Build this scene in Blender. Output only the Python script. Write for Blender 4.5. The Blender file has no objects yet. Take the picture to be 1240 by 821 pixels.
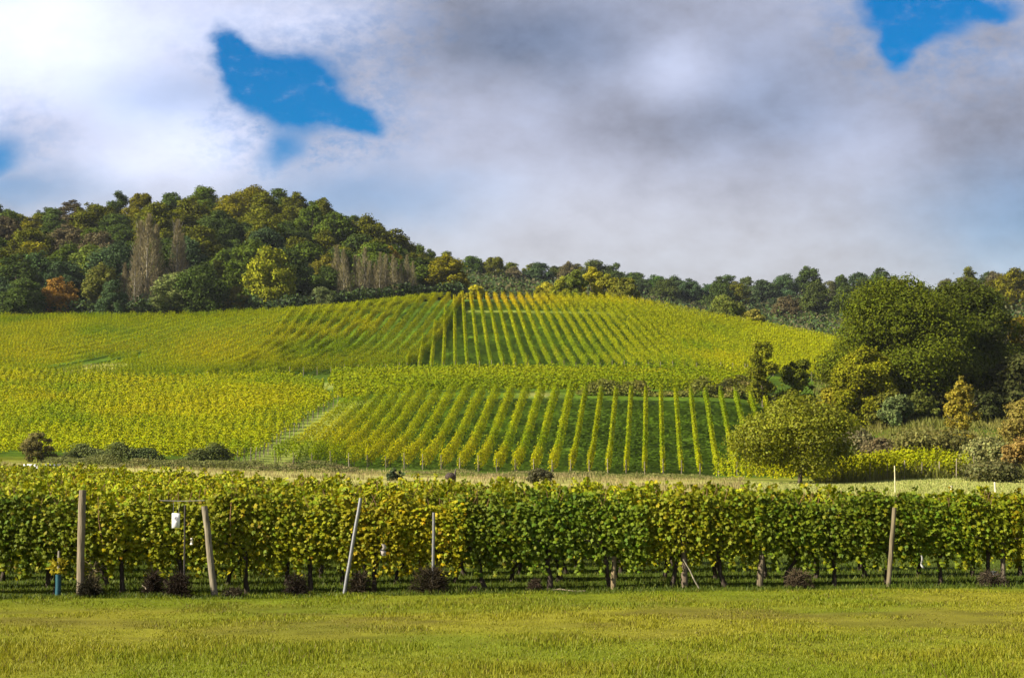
import bpy, math, random
import numpy as np

random.seed(7)
R = np.random.default_rng(7)
C = bpy.context.scene.collection
scene = bpy.context.scene
PI = math.pi

# ------------------------------------------------------------------ camera, sky, sun, exposure
FPX = 1908.0                      # focal length in pixels of the 1240 px wide photograph
EYE = 2.2
PITCH = math.atan(164.5 / FPX)    # horizon at row 575
cam = bpy.data.cameras.new('camera')
cam.sensor_width = 36.0
cam.lens = 36.0 * FPX / 1240.0
cam.clip_start, cam.clip_end = 0.1, 6000
camo = bpy.data.objects.new('camera', cam)
C.objects.link(camo)
camo.location = (0, 0, EYE)
camo.rotation_euler = (PI / 2 + PITCH, 0, 0)
scene.camera = camo

SUN = np.array([-0.80, -0.36, 0.0])
SUN /= np.linalg.norm(SUN)
ELEV = math.radians(31)
SUN = np.array([SUN[0] * math.cos(ELEV), SUN[1] * math.cos(ELEV), math.sin(ELEV)])

w = bpy.data.worlds.new('World')
scene.world = w
w.use_nodes = True
nt = w.node_tree
nt.nodes.clear()


def nod(t, **kw):
    n = nt.nodes.new(t)
    for k, v in kw.items():
        setattr(n, k, v)
    return n


def put(sock, v):
    if hasattr(v, 'links') or isinstance(v, bpy.types.NodeSocket):
        nt.links.new(v, sock)
    else:
        sock.default_value = v


def M(op, a, b=0.0, c=0.0, clamp=False):
    n = nod('ShaderNodeMath', operation=op, use_clamp=clamp)
    put(n.inputs[0], a)
    put(n.inputs[1], b)
    if op in ('MULTIPLY_ADD', 'SMOOTH_MIN', 'SMOOTH_MAX'):
        put(n.inputs[2], c)
    return n.outputs[0]


def MIX(f, a, b):
    n = nod('ShaderNodeMix', data_type='RGBA')
    put(n.inputs[0], f)
    put(n.inputs[6], a)
    put(n.inputs[7], b)
    return n.outputs[2]


def SSTEP(x, lo, hi):
    n = nod('ShaderNodeMapRange', interpolation_type='SMOOTHSTEP')
    put(n.inputs[0], x)
    n.inputs[1].default_value, n.inputs[2].default_value = lo, hi
    return n.outputs[0]


SKY_STRENGTH = 0.11
sky = nod('ShaderNodeTexSky', sky_type='NISHITA', sun_disc=False, sun_elevation=ELEV,
          sun_rotation=math.atan2(SUN[0], SUN[1]), air_density=1.0, dust_density=0.3, ozone_density=2.0)
tc = nod('ShaderNodeTexCoord')
sep = nod('ShaderNodeSeparateXYZ')
nt.links.new(tc.outputs['Generated'], sep.inputs[0])
dx, dy, dz = sep.outputs
den = M('MAXIMUM', M('ABSOLUTE', dy), 0.05)
# cloud plane coordinates: tangent of azimuth and elevation
cu = M('DIVIDE', dx, den)
cv = M('DIVIDE', dz, den)
comb = nod('ShaderNodeCombineXYZ')
put(comb.inputs[0], cu)
put(comb.inputs[1], cv)


def NOISE(scale, detail=5, rough=0.55, off=0.0):
    mp = nod('ShaderNodeMapping')
    nt.links.new(comb.outputs[0], mp.inputs[0])
    mp.inputs['Location'].default_value = (off, off * 0.7, off * 1.3)
    mp.inputs['Scale'].default_value = (1.0, 1.5, 1.0)
    n = nod('ShaderNodeTexNoise')
    nt.links.new(mp.outputs[0], n.inputs['Vector'])
    n.inputs['Scale'].default_value = scale
    n.inputs['Detail'].default_value = detail
    n.inputs['Roughness'].default_value = rough
    return n.outputs[0]


warp1, warp2 = NOISE(16, 6, .6, 3.1), NOISE(16, 6, .6, 8.7)
wu = M('ADD', cu, M('MULTIPLY', M('SUBTRACT', warp1, 0.5), 0.036))
wv = M('ADD', cv, M('MULTIPLY', M('SUBTRACT', warp2, 0.5), 0.032))


def blobs(lst):
    tot = None
    for (px, py, rx, ry, amp) in lst:
        a = M('MULTIPLY', M('SUBTRACT', wu, (px - 620) / FPX), FPX / rx)
        b = M('MULTIPLY', M('SUBTRACT', wv, (575 - py) / FPX), FPX / ry)
        d = M('ADD', M('MULTIPLY', a, a), M('MULTIPLY', b, b))
        g = M('MULTIPLY', M('EXPONENT', M('MULTIPLY', d, -1.0)), amp)
        tot = g if tot is None else M('ADD', tot, g)
    return tot


hole = blobs([(266, 46, 22, 27, 1.2), (288, 82, 32, 32, 1.1), (332, 92, 48, 36, 1.3), (374, 100, 40, 40, 1.1), (388, 132, 42, 26, 1.0), (436, 145, 26, 19, 1.0),
              (340, 180, 38, 30, 0.80), (500, 16, 60, 24, 0.36), (-14, 188, 45, 40, 0.8),
              (1082, 4, 40, 36, 1.2), (1103, 46, 25, 36, 1.2), (1140, 18, 46, 30, 1.1), (1200, -2, 60, 14, 1.1)])
veil = blobs([(430, 235, 150, 45, 0.42), (0, 225, 120, 30, 0.5), (1250, 270, 150, 80, 0.35), (200, 110, 110, 40, 0.30), (940, 110, 110, 80, 0.16), (640, 40, 160, 60, 0.2)])
n1 = NOISE(14, 6, .6, 1.0)
n2 = NOISE(34, 8, .66, 5.0)
n3 = NOISE(60, 8, .7, 12.0)
fine = M('ADD', M('MULTIPLY', M('SUBTRACT', n1, 0.5), 0.55), M('MULTIPLY', M('SUBTRACT', n2, 0.5), 0.30))
clear = SSTEP(M('ADD', M('MULTIPLY', hole, 1.25), M('MULTIPLY', fine, 0.95)), 0.02, 1.35)
halo = blobs([(345, 98, 135, 85, 0.62), (438, 150, 70, 50, 0.3), (345, 185, 80, 60, 0.35), (1125, 25, 130, 75, 0.60), (-14, 185, 90, 70, 0.5), (500, 20, 120, 50, 0.3)])
wisp = M('MULTIPLY', SSTEP(M('ADD', n3, M('MULTIPLY', fine, 0.6)), 0.30, 0.72), halo)
clear = M('MULTIPLY', clear, M('SUBTRACT', 1.0, M('MULTIPLY', SSTEP(n3, 0.5, 0.8), 0.30)))
clear = M('MAXIMUM', clear, wisp)
clear = M('MAXIMUM', clear, M('ADD', veil, M('MULTIPLY', fine, 0.35)), clamp=True)
warmth_ = SSTEP(cv, 0.26, 0.14)
shade = blobs([(20, 30, 230, 120, 0.64), (210, 175, 130, 65, 0.42), (360, 10, 110, 40, 0.25), (560, 130, 150, 80, 0.08),
               (825, 75, 62, 44, 0.27), (640, 35, 150, 60, -0.17), (830, 150, 130, 45, -0.12), (130, 160, 120, 22, -.12), (1225, 190, 120, 90, -0.14),
               (640, 240, 230, 60, 0.10), (1050, 180, 90, 40, 0.09)])
lum = M('ADD', M('ADD', M('ADD', 0.405, M('MULTIPLY', warmth_, 0.085)), shade), M('MULTIPLY', fine, 0.62))
lum = M('MAXIMUM', lum, 0.2)
CLOUD_GAIN = 0.46
cm = nod('ShaderNodeVectorMath', operation='SCALE')
warmth = SSTEP(cv, 0.23, 0.12)
cm.inputs[0].default_value = (0.93, 0.92, 1.0)
put(cm.inputs[0], MIX(warmth, (0.79, 0.85, 1.10, 1), (0.93, 0.945, 1.02, 1)))
put(cm.inputs['Scale'], M('MULTIPLY', lum, CLOUD_GAIN / SKY_STRENGTH))
hs = nod('ShaderNodeHueSaturation')
nt.links.new(sky.outputs[0], hs.inputs['Color'])
hs.inputs['Hue'].default_value = 0.508
hs.inputs['Saturation'].default_value = 2.0
hs.inputs['Value'].default_value = 0.42
col = MIX(clear, cm.outputs[0], hs.outputs[0])
bg = nod('ShaderNodeBackground')
nt.links.new(col, bg.inputs[0])
bg.inputs[1].default_value = SKY_STRENGTH
out = nod('ShaderNodeOutputWorld')
nt.links.new(bg.outputs[0], out.inputs[0])

sd = bpy.data.lights.new('sun', 'SUN')
sd.energy = 5.0
sd.angle = math.radians(0.53)
sd.color = (1.0, 0.90, 0.74)
so = bpy.data.objects.new('sun', sd)
C.objects.link(so)
from mathutils import Vector
so.rotation_euler = Vector(SUN).to_track_quat('Z', 'Y').to_euler()
so.location = (-60, -20, 60)

scene.view_settings.view_transform = 'Standard'
scene.view_settings.look = 'None'
scene.view_settings.exposure = 1.45
scene.view_settings.gamma = 1.0
scene.cycles.max_bounces = 5
scene.cycles.diffuse_bounces = 3
scene.cycles.transmission_bounces = 3
scene.cycles.transparent_max_bounces = 4
scene.cycles.volume_bounces = 0
scene.cycles.use_denoising = True
scene.cycles.sample_clamp_indirect = 4.0


# ------------------------------------------------------------------ helpers
def srgb(r, g, b):
    f = lambda c: (c / 255 / 12.92) if c / 255 <= 0.04045 else ((c / 255 + 0.055) / 1.055) ** 2.4
    return (f(r), f(g), f(b))


def tag(o, label=None, cat=None, group=None, kind=None):
    if label: o['label'] = label
    if cat: o['category'] = cat
    if group: o['group'] = group
    if kind: o['kind'] = kind
    return o


def empty(name, loc=(0, 0, 0), rz=0.0, s=1.0):
    o = bpy.data.objects.new(name, None)
    o.empty_display_size = 0.3
    o.location = loc
    o.rotation_euler = (0, 0, rz)
    o.scale = (s, s, s) if not isinstance(s, tuple) else s
    C.objects.link(o)
    return o


class Geo:
    """Collects faces and per-vertex colours; build() links them as one mesh object."""
    def __init__(self):
        self.v, self.c, self.f, self.n = [], [], [], 0

    def add(self, v, f, c=(1, 1, 1)):
        v = np.asarray(v, float).reshape(-1, 3)
        f = np.asarray(f, np.int64)
        c = np.asarray(c, float)
        if c.ndim == 1:
            c = np.tile(c, (len(v), 1))
        self.v.append(v)
        self.c.append(c)
        self.f.append(f + self.n)
        self.n += len(v)

    def mesh(self, name):
        v = np.concatenate(self.v)
        c = np.concatenate(self.c)
        me = bpy.data.meshes.new(name)
        tot = np.concatenate([np.full(len(f), f.shape[1]) for f in self.f])
        idx = np.concatenate([f.ravel() for f in self.f])
        me.vertices.add(len(v))
        me.vertices.foreach_set('co', v.ravel().astype(np.float32))
        me.loops.add(len(idx))
        me.loops.foreach_set('vertex_index', idx.astype(np.int32))
        me.polygons.add(len(tot))
        me.polygons.foreach_set('loop_start', np.concatenate([[0], np.cumsum(tot)[:-1]]).astype(np.int32))
        me.polygons.foreach_set('loop_total', tot.astype(np.int32))
        at = me.attributes.new('Col', 'FLOAT_COLOR', 'POINT')
        at.data.foreach_set('color', np.hstack([c, np.ones((len(c), 1))]).ravel().astype(np.float32))
        me.update(calc_edges=True)
        return me

    def build(self, name, mat, parent=None, smooth=False):
        me = self.mesh(name)
        me.materials.append(mat)
        if smooth:
            me.polygons.foreach_set('use_smooth', np.ones(len(me.polygons), bool))
        o = bpy.data.objects.new(name, me)
        C.objects.link(o)
        if parent is not None:
            o.parent = parent
        return o


def unit(a):
    return a / np.maximum(np.linalg.norm(a, axis=-1, keepdims=True), 1e-9)


def leaf_cards(g, P, Nn, size, col, rng, aspect=0.75):
    """kite shaped leaves / leaf clumps"""
    n = len(P)
    t = unit(np.cross(Nn, rng.normal(size=(n, 3))))
    b = np.cross(Nn, t)
    s = np.asarray(size).reshape(-1, 1) * np.ones((n, 1))
    bend = Nn * s * 0.12
    V = np.stack([P - t * s * .55, P + b * s * .5 * aspect + bend, P + t * s * .55, P - b * s * .5 * aspect + bend], 1)
    g.add(V.reshape(-1, 3), np.arange(4 * n).reshape(-1, 4), np.repeat(col, 4, 0))


LX = np.array([0, .27, .46, .40, .55, .20, 0, -.20, -.55, -.40, -.46, -.27])
LY = np.array([-.28, -.50, -.28, -.02, .16, .26, .60, .26, .16, -.02, -.28, -.50])


def vine_leaves(g, P, Nn, size, col, rng):
    """five lobed leaf in two halves folded along the midrib"""
    n = len(P)
    down = np.array([0, 0, -1.0]) + rng.normal(size=(n, 3)) * 0.55
    t = unit(down - Nn * (down * Nn).sum(1, keepdims=True))
    b = np.cross(Nn, t)
    s = np.asarray(size).reshape(-1, 1, 1)
    V = P[:, None] + s * (b[:, None] * LX[None, :, None] + t[:, None] * LY[None, :, None] - Nn[:, None] * (np.abs(LX) * 0.35 + (LY - .1) ** 2 * .3)[None, :, None])
    base = (np.arange(n) * 12)[:, None]
    F = np.concatenate([base + np.array([0, 1, 2, 3, 4, 5, 6]), base + np.array([6, 7, 8, 9, 10, 11, 0])])
    g.add(V.reshape(-1, 3), F, np.repeat(col, 12, 0))


def tube(g, pts, rad, col=(1, 1, 1), k=6, cap=True):
    pts = np.asarray(pts, float)
    rad = np.asarray(rad, float) * np.ones(len(pts))
    d = unit(np.gradient(pts, axis=0))
    ref = np.array([0.31, 0.95, 0.05]) if abs(d[0][2]) > 0.6 else np.array([0, 0, 1.0])
    a = unit(np.cross(d, ref))
    b = np.cross(d, a)
    th = np.arange(k) * 2 * PI / k
    V = pts[:, None] + rad[:, None, None] * (a[:, None] * np.cos(th)[None, :, None] + b[:, None] * np.sin(th)[None, :, None])
    m = len(pts)
    i, j = np.meshgrid(np.arange(m - 1), np.arange(k), indexing='ij')
    j2 = (j + 1) % k
    F = np.stack([i * k + j, i * k + j2, (i + 1) * k + j2, (i + 1) * k + j], -1).reshape(-1, 4)
    g.add(V.reshape(-1, 3), F, col)
    if cap:
        g.add(V[-1], np.arange(k).reshape(1, k), col)
        g.add(V[0], np.arange(k)[::-1].reshape(1, k), col)


def box(g, lo, hi, col=(1, 1, 1)):
    lo, hi = np.array(lo, float), np.array(hi, float)
    V = np.array([[x, y, z] for x in (lo[0], hi[0]) for y in (lo[1], hi[1]) for z in (lo[2], hi[2])])
    F = [[0, 1, 3, 2], [4, 6, 7, 5], [0, 4, 5, 1], [2, 3, 7, 6], [0, 2, 6, 4], [1, 5, 7, 3]]
    g.add(V, F, col)


ONES = 'zero first second third fourth fifth sixth seventh eighth ninth tenth eleventh twelfth thirteenth fourteenth fifteenth sixteenth seventeenth eighteenth nineteenth'.split()
TENS = ['', '', 'twenti', 'thirti', 'forti', 'fifti', 'sixti', 'seventi', 'eighti', 'nineti']


def ordinal(n):
    if n < 20: return ONES[n]
    t, u = divmod(n, 10)
    return TENS[t] + 'eth' if u == 0 else TENS[t][:-1] + 'y-' + ONES[u]


def copy_tree(o, parent=None):
    c = o.copy()
    C.objects.link(c)
    if parent is not None:
        c.parent = parent
    for ch in list(KIDS.get(o.name, [])):
        copy_tree(ch, c)
    return c


KIDS = {}


def kid(parent, *os_):
    KIDS.setdefault(parent.name, []).extend(os_)


# smooth value noise, numpy, for shapes and colour variation
_tab = np.random.default_rng(3).random((256, 256))


def vnoise(x, y, s, o=0):
    x = np.asarray(x, float) / s + 17.3 * o
    y = np.asarray(y, float) / s + 9.1 * o
    i, j = np.floor(x).astype(int), np.floor(y).astype(int)
    fx, fy = x - i, y - j
    fx, fy = fx * fx * (3 - 2 * fx), fy * fy * (3 - 2 * fy)
    T = lambda a, b: _tab[a % 256, b % 256]
    return (T(i, j) * (1 - fx) + T(i + 1, j) * fx) * (1 - fy) + (T(i, j + 1) * (1 - fx) + T(i + 1, j + 1) * fx) * fy


def fbm(x, y, s, o=0):
    return vnoise(x, y, s, o) * .5 + vnoise(x, y, s / 2.1, o + 1) * .3 + vnoise(x, y, s / 4.3, o + 2) * .2


# ------------------------------------------------------------------ materials
def mat_new(name):
    m = bpy.data.materials.new(name)
    m.use_nodes = True
    t = m.node_tree
    t.nodes.clear()
    return m, t


def attr_mat(name, rough=0.7, spec=0.25, trans=0.0, noise=None, bump=0.0, metal=0.0):
    """base colour = per-vertex Col x object colour (x fine noise)"""
    m, t = mat_new(name)
    a = t.nodes.new('ShaderNodeAttribute')
    a.attribute_name = 'Col'
    oi = t.nodes.new('ShaderNodeObjectInfo')
    mx = t.nodes.new('ShaderNodeMix')
    mx.data_type, mx.blend_type = 'RGBA', 'MULTIPLY'
    mx.inputs[0].default_value = 1.0
    t.links.new(a.outputs['Color'], mx.inputs[6])
    t.links.new(oi.outputs['Color'], mx.inputs[7])
    colr = mx.outputs[2]
    p = t.nodes.new('ShaderNodeBsdfPrincipled')
    p.inputs['Roughness'].default_value = rough
    p.inputs['Specular IOR Level'].default_value = spec
    p.inputs['Metallic'].default_value = metal
    if noise:
        sc, lo, hi, stretch = noise
        co = t.nodes.new('ShaderNodeTexCoord')
        mp = t.nodes.new('ShaderNodeMapping')
        mp.inputs['Scale'].default_value = stretch
        no = t.nodes.new('ShaderNodeTexNoise')
        no.inputs['Scale'].default_value = sc
        no.inputs['Detail'].default_value = 6
        t.links.new(co.outputs['Object'], mp.inputs[0])
        t.links.new(mp.outputs[0], no.inputs['Vector'])
        rg = t.nodes.new('ShaderNodeMapRange')
        rg.inputs[1].default_value, rg.inputs[2].default_value = 0.3, 0.7
        rg.inputs[3].default_value, rg.inputs[4].default_value = lo, hi
        t.links.new(no.outputs[0], rg.inputs[0])
        m2 = t.nodes.new('ShaderNodeVectorMath')
        m2.operation = 'SCALE'
        t.links.new(colr, m2.inputs[0])
        t.links.new(rg.outputs[0], m2.inputs['Scale'])
        colr = m2.outputs[0]
        if bump:
            bp = t.nodes.new('ShaderNodeBump')
            bp.inputs['Strength'].default_value = bump
            bp.inputs['Distance'].default_value = 0.05
            t.links.new(no.outputs[0], bp.inputs['Height'])
            t.links.new(bp.outputs[0], p.inputs['Normal'])
    t.links.new(colr, p.inputs['Base Color'])
    o = t.nodes.new('ShaderNodeOutputMaterial')
    if trans > 0:
        tr = t.nodes.new('ShaderNodeBsdfTranslucent')
        t.links.new(colr, tr.inputs[0])
        ms = t.nodes.new('ShaderNodeMixShader')
        ms.inputs[0].default_value = trans
        t.links.new(p.outputs[0], ms.inputs[1])
        t.links.new(tr.outputs[0], ms.inputs[2])
        t.links.new(ms.outputs[0], o.inputs[0])
    else:
        t.links.new(p.outputs[0], o.inputs[0])
    return m


LEAF = attr_mat('leaf', .6, .16, .35)
VINE = attr_mat('hill_vine_leaf', .8, .05, .35)
FOREST = attr_mat('forest_leaf', .8, .05, .25)
GRASS = attr_mat('grass_blade', .6, .2, .35)
BARK = attr_mat('bark', .9, .1, 0, (14, .55, 1.4, (1, 1, .25)), .6)
WOOD = attr_mat('weathered_wood', .85, .15, 0, (22, .6, 1.3, (1, 1, .12)), .5)
METAL = attr_mat('galvanised_metal', .45, .5, 0, (30, .8, 1.15, (1, 1, 1)), 0, .7)
PAINT = attr_mat('dull_plastic', .5, .4, 0, (25, .85, 1.1, (1, 1, 1)))
SOIL = attr_mat('ground_cover', .95, .05, 0, (1.3, .72, 1.28, (1, 1, 1)), .5)

# ------------------------------------------------------------------ terrain
COLS = [-240, 0, 200, 300, 400, 560, 720, 880, 1000, 1130, 1260, 1480]
PROF = {
    0:    [(70, 612), (100, 580), (130, 564), (150, 556), (200, 505), (260, 447), (330, 389), (350, 380), (400, 335), (480, 285), (560, 280), (800, 330)],
    200:  [(70, 609), (100, 586), (130, 570), (150, 561), (200, 512), (260, 455), (330, 389), (350, 380), (400, 328), (480, 267), (560, 267), (800, 330)],
    300:  [(70, 609), (100, 588), (130, 573), (152, 564), (200, 504), (260, 453), (328, 385), (350, 378), (400, 327), (480, 264), (560, 265), (800, 330)],
    400:  [(70, 608), (100, 590), (130, 576), (156, 567), (200, 497), (260, 452), (322, 380), (350, 377), (400, 338), (480, 286), (560, 288), (800, 335)],
    560:  [(70, 608), (100, 591), (130, 580), (160, 572), (200, 485), (258, 450), (313, 371), (325, 364), (360, 364), (420, 366), (500, 352), (620, 339), (800, 339)],
    720:  [(70, 608), (100, 591), (130, 582), (160, 575), (200, 485), (258, 450), (313, 373), (325, 366), (360, 372), (420, 382), (520, 374), (680, 352), (800, 352)],
    880:  [(70, 608), (100, 591), (130, 583), (160, 577), (200, 487), (258, 452), (312, 400), (325, 391), (360, 398), (420, 408), (520, 396), (680, 370), (800, 370)],
    1000: [(70, 609), (100, 591), (130, 583), (160, 577), (200, 518), (258, 465), (318, 416), (330, 414), (360, 418), (420, 420), (520, 400), (680, 363), (800, 363)],
    1130: [(70, 611), (100, 588), (118, 580), (150, 552), (178, 516), (205, 508), (260, 475), (320, 440), (360, 430), (420, 418), (520, 398), (680, 368), (800, 366)],
    1260: [(70, 614), (100, 590), (118, 582), (150, 556), (178, 524), (205, 512), (260, 475), (320, 435), (360, 418), (420, 396), (520, 372), (680, 362), (800, 362)],
}
PROF[-240] = PROF[0]
PROF[1480] = PROF[1260]


def pix_z(Y, y):
    """height of the point at distance Y that shows at picture row y"""
    v = 410.5 - y
    return EYE + Y * (FPX * math.sin(PITCH) + v * math.cos(PITCH)) / (FPX * math.cos(PITCH) - v * math.sin(PITCH))


YG = np.arange(0, 1001, 1.0)


def pchip(x, y, q):
    x, y = np.asarray(x, float), np.asarray(y, float)
    h = np.diff(x)
    d = np.diff(y) / h
    m = np.zeros_like(y)
    for k in range(1, len(x) - 1):
        if d[k - 1] * d[k] > 0:
            w1, w2 = 2 * h[k] + h[k - 1], h[k] + 2 * h[k - 1]
            m[k] = (w1 + w2) / (w1 / d[k - 1] + w2 / d[k])
    m[0], m[-1] = d[0], d[-1]
    i = np.clip(np.searchsorted(x, q) - 1, 0, len(x) - 2)
    t = np.clip((q - x[i]) / h[i], 0, 1)
    return (2 * t**3 - 3 * t**2 + 1) * y[i] + (t**3 - 2 * t**2 + t) * h[i] * m[i] + (-2 * t**3 + 3 * t**2) * y[i + 1] + (t**3 - t**2) * h[i] * m[i + 1]


UG = np.arange(-240, 1481, 10.0)
_zc = []
for c_ in COLS:
    p_ = PROF[c_]
    ys = [0, 15, 30, 45] + [a for a, b in p_] + [1000]
    zs = [0.02, 0.0, 0.0, 0.22] + [pix_z(a, b) for a, b in p_]
    zs.append(zs[-1] * 0.9)
    ker = np.ones(7) / 7
    z_ = pchip(ys, zs, YG)
    zp = np.pad(z_, 3, mode='edge')
    _zc.append(np.convolve(zp, ker, 'valid'))
_zc = np.array(_zc)
ZT = np.stack([pchip(COLS, _zc[:, k], UG) for k in range(len(YG))], 1)     # [u, Y]


def ground(X, Y):
    X, Y = np.asarray(X, float), np.asarray(Y, float)
    Yc = np.clip(Y, 0, 999.0)
    u = 620 + X / np.maximum(Yc, 12) * FPX / 1.0035
    near = np.clip((Yc - 20) / 30, 0, 1)
    u = np.clip(620 + (u - 620) * near, -240, 1479.9)
    a = (u + 240) / 10
    i = np.clip(a.astype(int), 0, len(UG) - 2)
    j = np.clip(Yc.astype(int), 0, len(YG) - 2)
    fa, fb = a - i, Yc - j
    z = (ZT[i, j] * (1 - fa) + ZT[i + 1, j] * fa) * (1 - fb) + (ZT[i, j + 1] * (1 - fa) + ZT[i + 1, j + 1] * fa) * fb
    return z + (fbm(X, Y, 3.0, 5) - .5) * 0.10 * np.clip((Yc - 5) / 20, 0.3, 1)


def pu(X, Y, Z=None):
    """picture column / row of a point"""
    Z = ground(X, Y) if Z is None else Z
    c = Y * math.cos(PITCH) + (Z - EYE) * math.sin(PITCH)
    s = -Y * math.sin(PITCH) + (Z - EYE) * math.cos(PITCH)
    return 620 + X / c * FPX, 410.5 - s / c * FPX


def at(px, Y):
    X = (px - 620) * Y / FPX
    for _ in range(3):
        Z = float(ground(X, Y))
        c = Y * math.cos(PITCH) + (Z - EYE) * math.sin(PITCH)
        X = (px - 620) / FPX * c
    return X, Y, float(ground(X, Y))


def hit(px, y, y0=14.0):
    Ys = np.arange(y0, 900, 0.25)
    v = 410.5 - y
    dY = FPX * math.cos(PITCH) - v * math.sin(PITCH)
    zr = EYE + Ys * (FPX * math.sin(PITCH) + v * math.cos(PITCH)) / dY
    Xr = (px - 620) * Ys / dY
    zz = ground(Xr, Ys)
    k = np.argmax(zz >= zr)
    return float(Xr[k]), float(Ys[k]), float(zz[k])


BANK = hit(112, 446)      # bare tan bank inside the broad field


# ground sheet
xs = np.unique(np.concatenate([np.arange(-1300, 1301, 50), np.arange(-400, 401, 10), np.arange(-130, 131, 2.0), np.arange(-24, 24.1, 0.6)]))
yy = np.unique(np.concatenate([np.arange(-200, 0, 25), np.arange(0, 90, 0.6), np.arange(90, 345, 1.5), np.arange(345, 700, 6), np.arange(700, 1601, 40)]))
GX, GY = np.meshgrid(xs, yy, indexing='xy')
GZ = ground(GX, GY)
gu, gv = pu(GX, np.maximum(GY, 8), GZ)
MEADOW_G, MEADOW_Y, BARE = np.array([.10, .125, .007]), np.array([.15, .145, .013]), np.array([.07, .055, .014])
TRACK_DRY, TRACK_GREEN, ROWGRASS, FLOOR = np.array([.30, .285, .085]), np.array([.25, .29, .05]), np.array([.042, .074, .004]), np.array([.035, .032, .018])


def lerp(a, b, t):
    t = np.clip(np.asarray(t), 0, 1)[..., None]
    return a * (1 - t) + b * t


def sst(x, a, b):
    t = np.clip((x - a) / (b - a), 0, 1)
    return t * t * (3 - 2 * t)


def ground_colour(X, Y, u, v):
    n = fbm(X, Y, 3.5, 11)
    n2 = fbm(X, Y * 1.6, 9, 21)
    c = lerp(MEADOW_G[None] * np.ones(X.shape + (1,)), MEADOW_Y, sst(n * .6 + n2 * .5, .42, .72))
    worn = np.exp(-((Y - 24.6 - .06 * X) / 2.6) ** 2) * sst(fbm(X, Y * 2.2, 1.5, 31), .46, .60)
    c = lerp(c, BARE * .9, worn * .45)
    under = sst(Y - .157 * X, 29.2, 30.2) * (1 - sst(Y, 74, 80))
    c = lerp(c, np.array([.035, .055, .006]), under * .85)  # shade under the near vines painted into the ground colour
    strip = sst(Y, 76, 84) * (1 - sst(Y, 128, 150))
    dry = strip * (1 - sst(u, 860, 980)) * (.55 + .45 * sst(fbm(X, Y, 7, 41), .3, .6))
    c = lerp(c, TRACK_DRY, dry)
    c = lerp(c, TRACK_GREEN, strip * sst(u, 860, 980) * (.8 + .2 * n))
    hill = sst(Y, 148, 158)
    c = lerp(c, lerp(ROWGRASS * np.ones(X.shape + (1,)), ROWGRASS * 1.7, sst(n, .35, .7)), hill)  # row grass colour lowered to carry the shade between vine rows
    c = lerp(c, np.array([.17, .20, .04]), lane(X, Y, u))
    # bare tan bank above the lower block and at the foot of the slanting rows
    c = lerp(c, TRACK_DRY, 1 - sst(((X - BANK[0] - .35 * (Y - BANK[1])) / 4.2) ** 2 + ((Y - BANK[1] + 1) / 10) ** 2, .6, 1.1))
    c = lerp(c, TRACK_DRY, np.exp(-((u - 652) / 20) ** 2 - ((v - 478) / 3) ** 2) * .6 * (Y > 150))
    c = lerp(c, TRACK_GREEN * .8, np.exp(-((Y - 306.5) / 1.0) ** 2) * sst(u, 550, 570) * (1 - sst(u, 740, 800)))
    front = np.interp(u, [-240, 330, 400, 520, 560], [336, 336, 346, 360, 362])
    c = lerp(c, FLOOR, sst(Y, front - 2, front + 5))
    return c


LANE = [(143, 285), (150, 292), (158, 318), (175, 352), (190, 385), (203, 418), (214, 430)]


def lane_u(Y):
    return np.interp(Y, [a for a, b in LANE], [b for a, b in LANE])


def lane(X, Y, u):
    """the grass lane that climbs between the two lower blocks"""
    wd = np.interp(Y, [143, 170, 205], [26, 34, 22])
    a = np.exp(-((u - lane_u(Y) - 8) / wd) ** 4) * sst(Y, 141, 146) * (1 - sst(Y, 206, 210))
    b = np.exp(-((u - (385 + (Y - 236) * 2.2)) / 34) ** 4) * sst(Y, 232, 235) * (1 - sst(Y, 243, 247))
    return np.clip(a + b, 0, 1)


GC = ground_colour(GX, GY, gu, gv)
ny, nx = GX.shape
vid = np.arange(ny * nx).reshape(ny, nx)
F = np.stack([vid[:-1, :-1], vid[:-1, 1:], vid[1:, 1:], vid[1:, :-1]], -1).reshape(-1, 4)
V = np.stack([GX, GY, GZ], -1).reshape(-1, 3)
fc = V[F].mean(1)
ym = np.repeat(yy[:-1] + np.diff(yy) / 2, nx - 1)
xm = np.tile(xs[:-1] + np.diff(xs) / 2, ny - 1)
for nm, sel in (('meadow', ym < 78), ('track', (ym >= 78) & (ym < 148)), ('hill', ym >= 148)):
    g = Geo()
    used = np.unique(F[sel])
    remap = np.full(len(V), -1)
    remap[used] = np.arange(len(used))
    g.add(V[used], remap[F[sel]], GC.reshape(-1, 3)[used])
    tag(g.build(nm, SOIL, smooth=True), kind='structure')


# the thin autumn air: one closed box round everything
HAZE = 0.00005
me = bpy.data.meshes.new('haze')
hx, hy0, hy1, hz0, hz1 = 1500, -220, 1700, -12, 135
me.from_pydata([(x, y, z) for x in (-hx, hx) for y in (hy0, hy1) for z in (hz0, hz1)], [], [(0, 1, 3, 2), (4, 6, 7, 5), (0, 4, 5, 1), (2, 3, 7, 6), (0, 2, 6, 4), (1, 5, 7, 3)])
hm, ht = mat_new('haze')
pv = ht.nodes.new('ShaderNodeVolumePrincipled')
pv.inputs['Color'].default_value = (.80, .88, 1.0, 1)
pv.inputs['Density'].default_value = HAZE
pv.inputs['Anisotropy'].default_value = 0.2
ho = ht.nodes.new('ShaderNodeOutputMaterial')
ht.links.new(pv.outputs[0], ho.inputs['Volume'])
me.materials.append(hm)
hz = bpy.data.objects.new('haze', me)
C.objects.link(hz)
tag(hz, kind='stuff')

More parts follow.
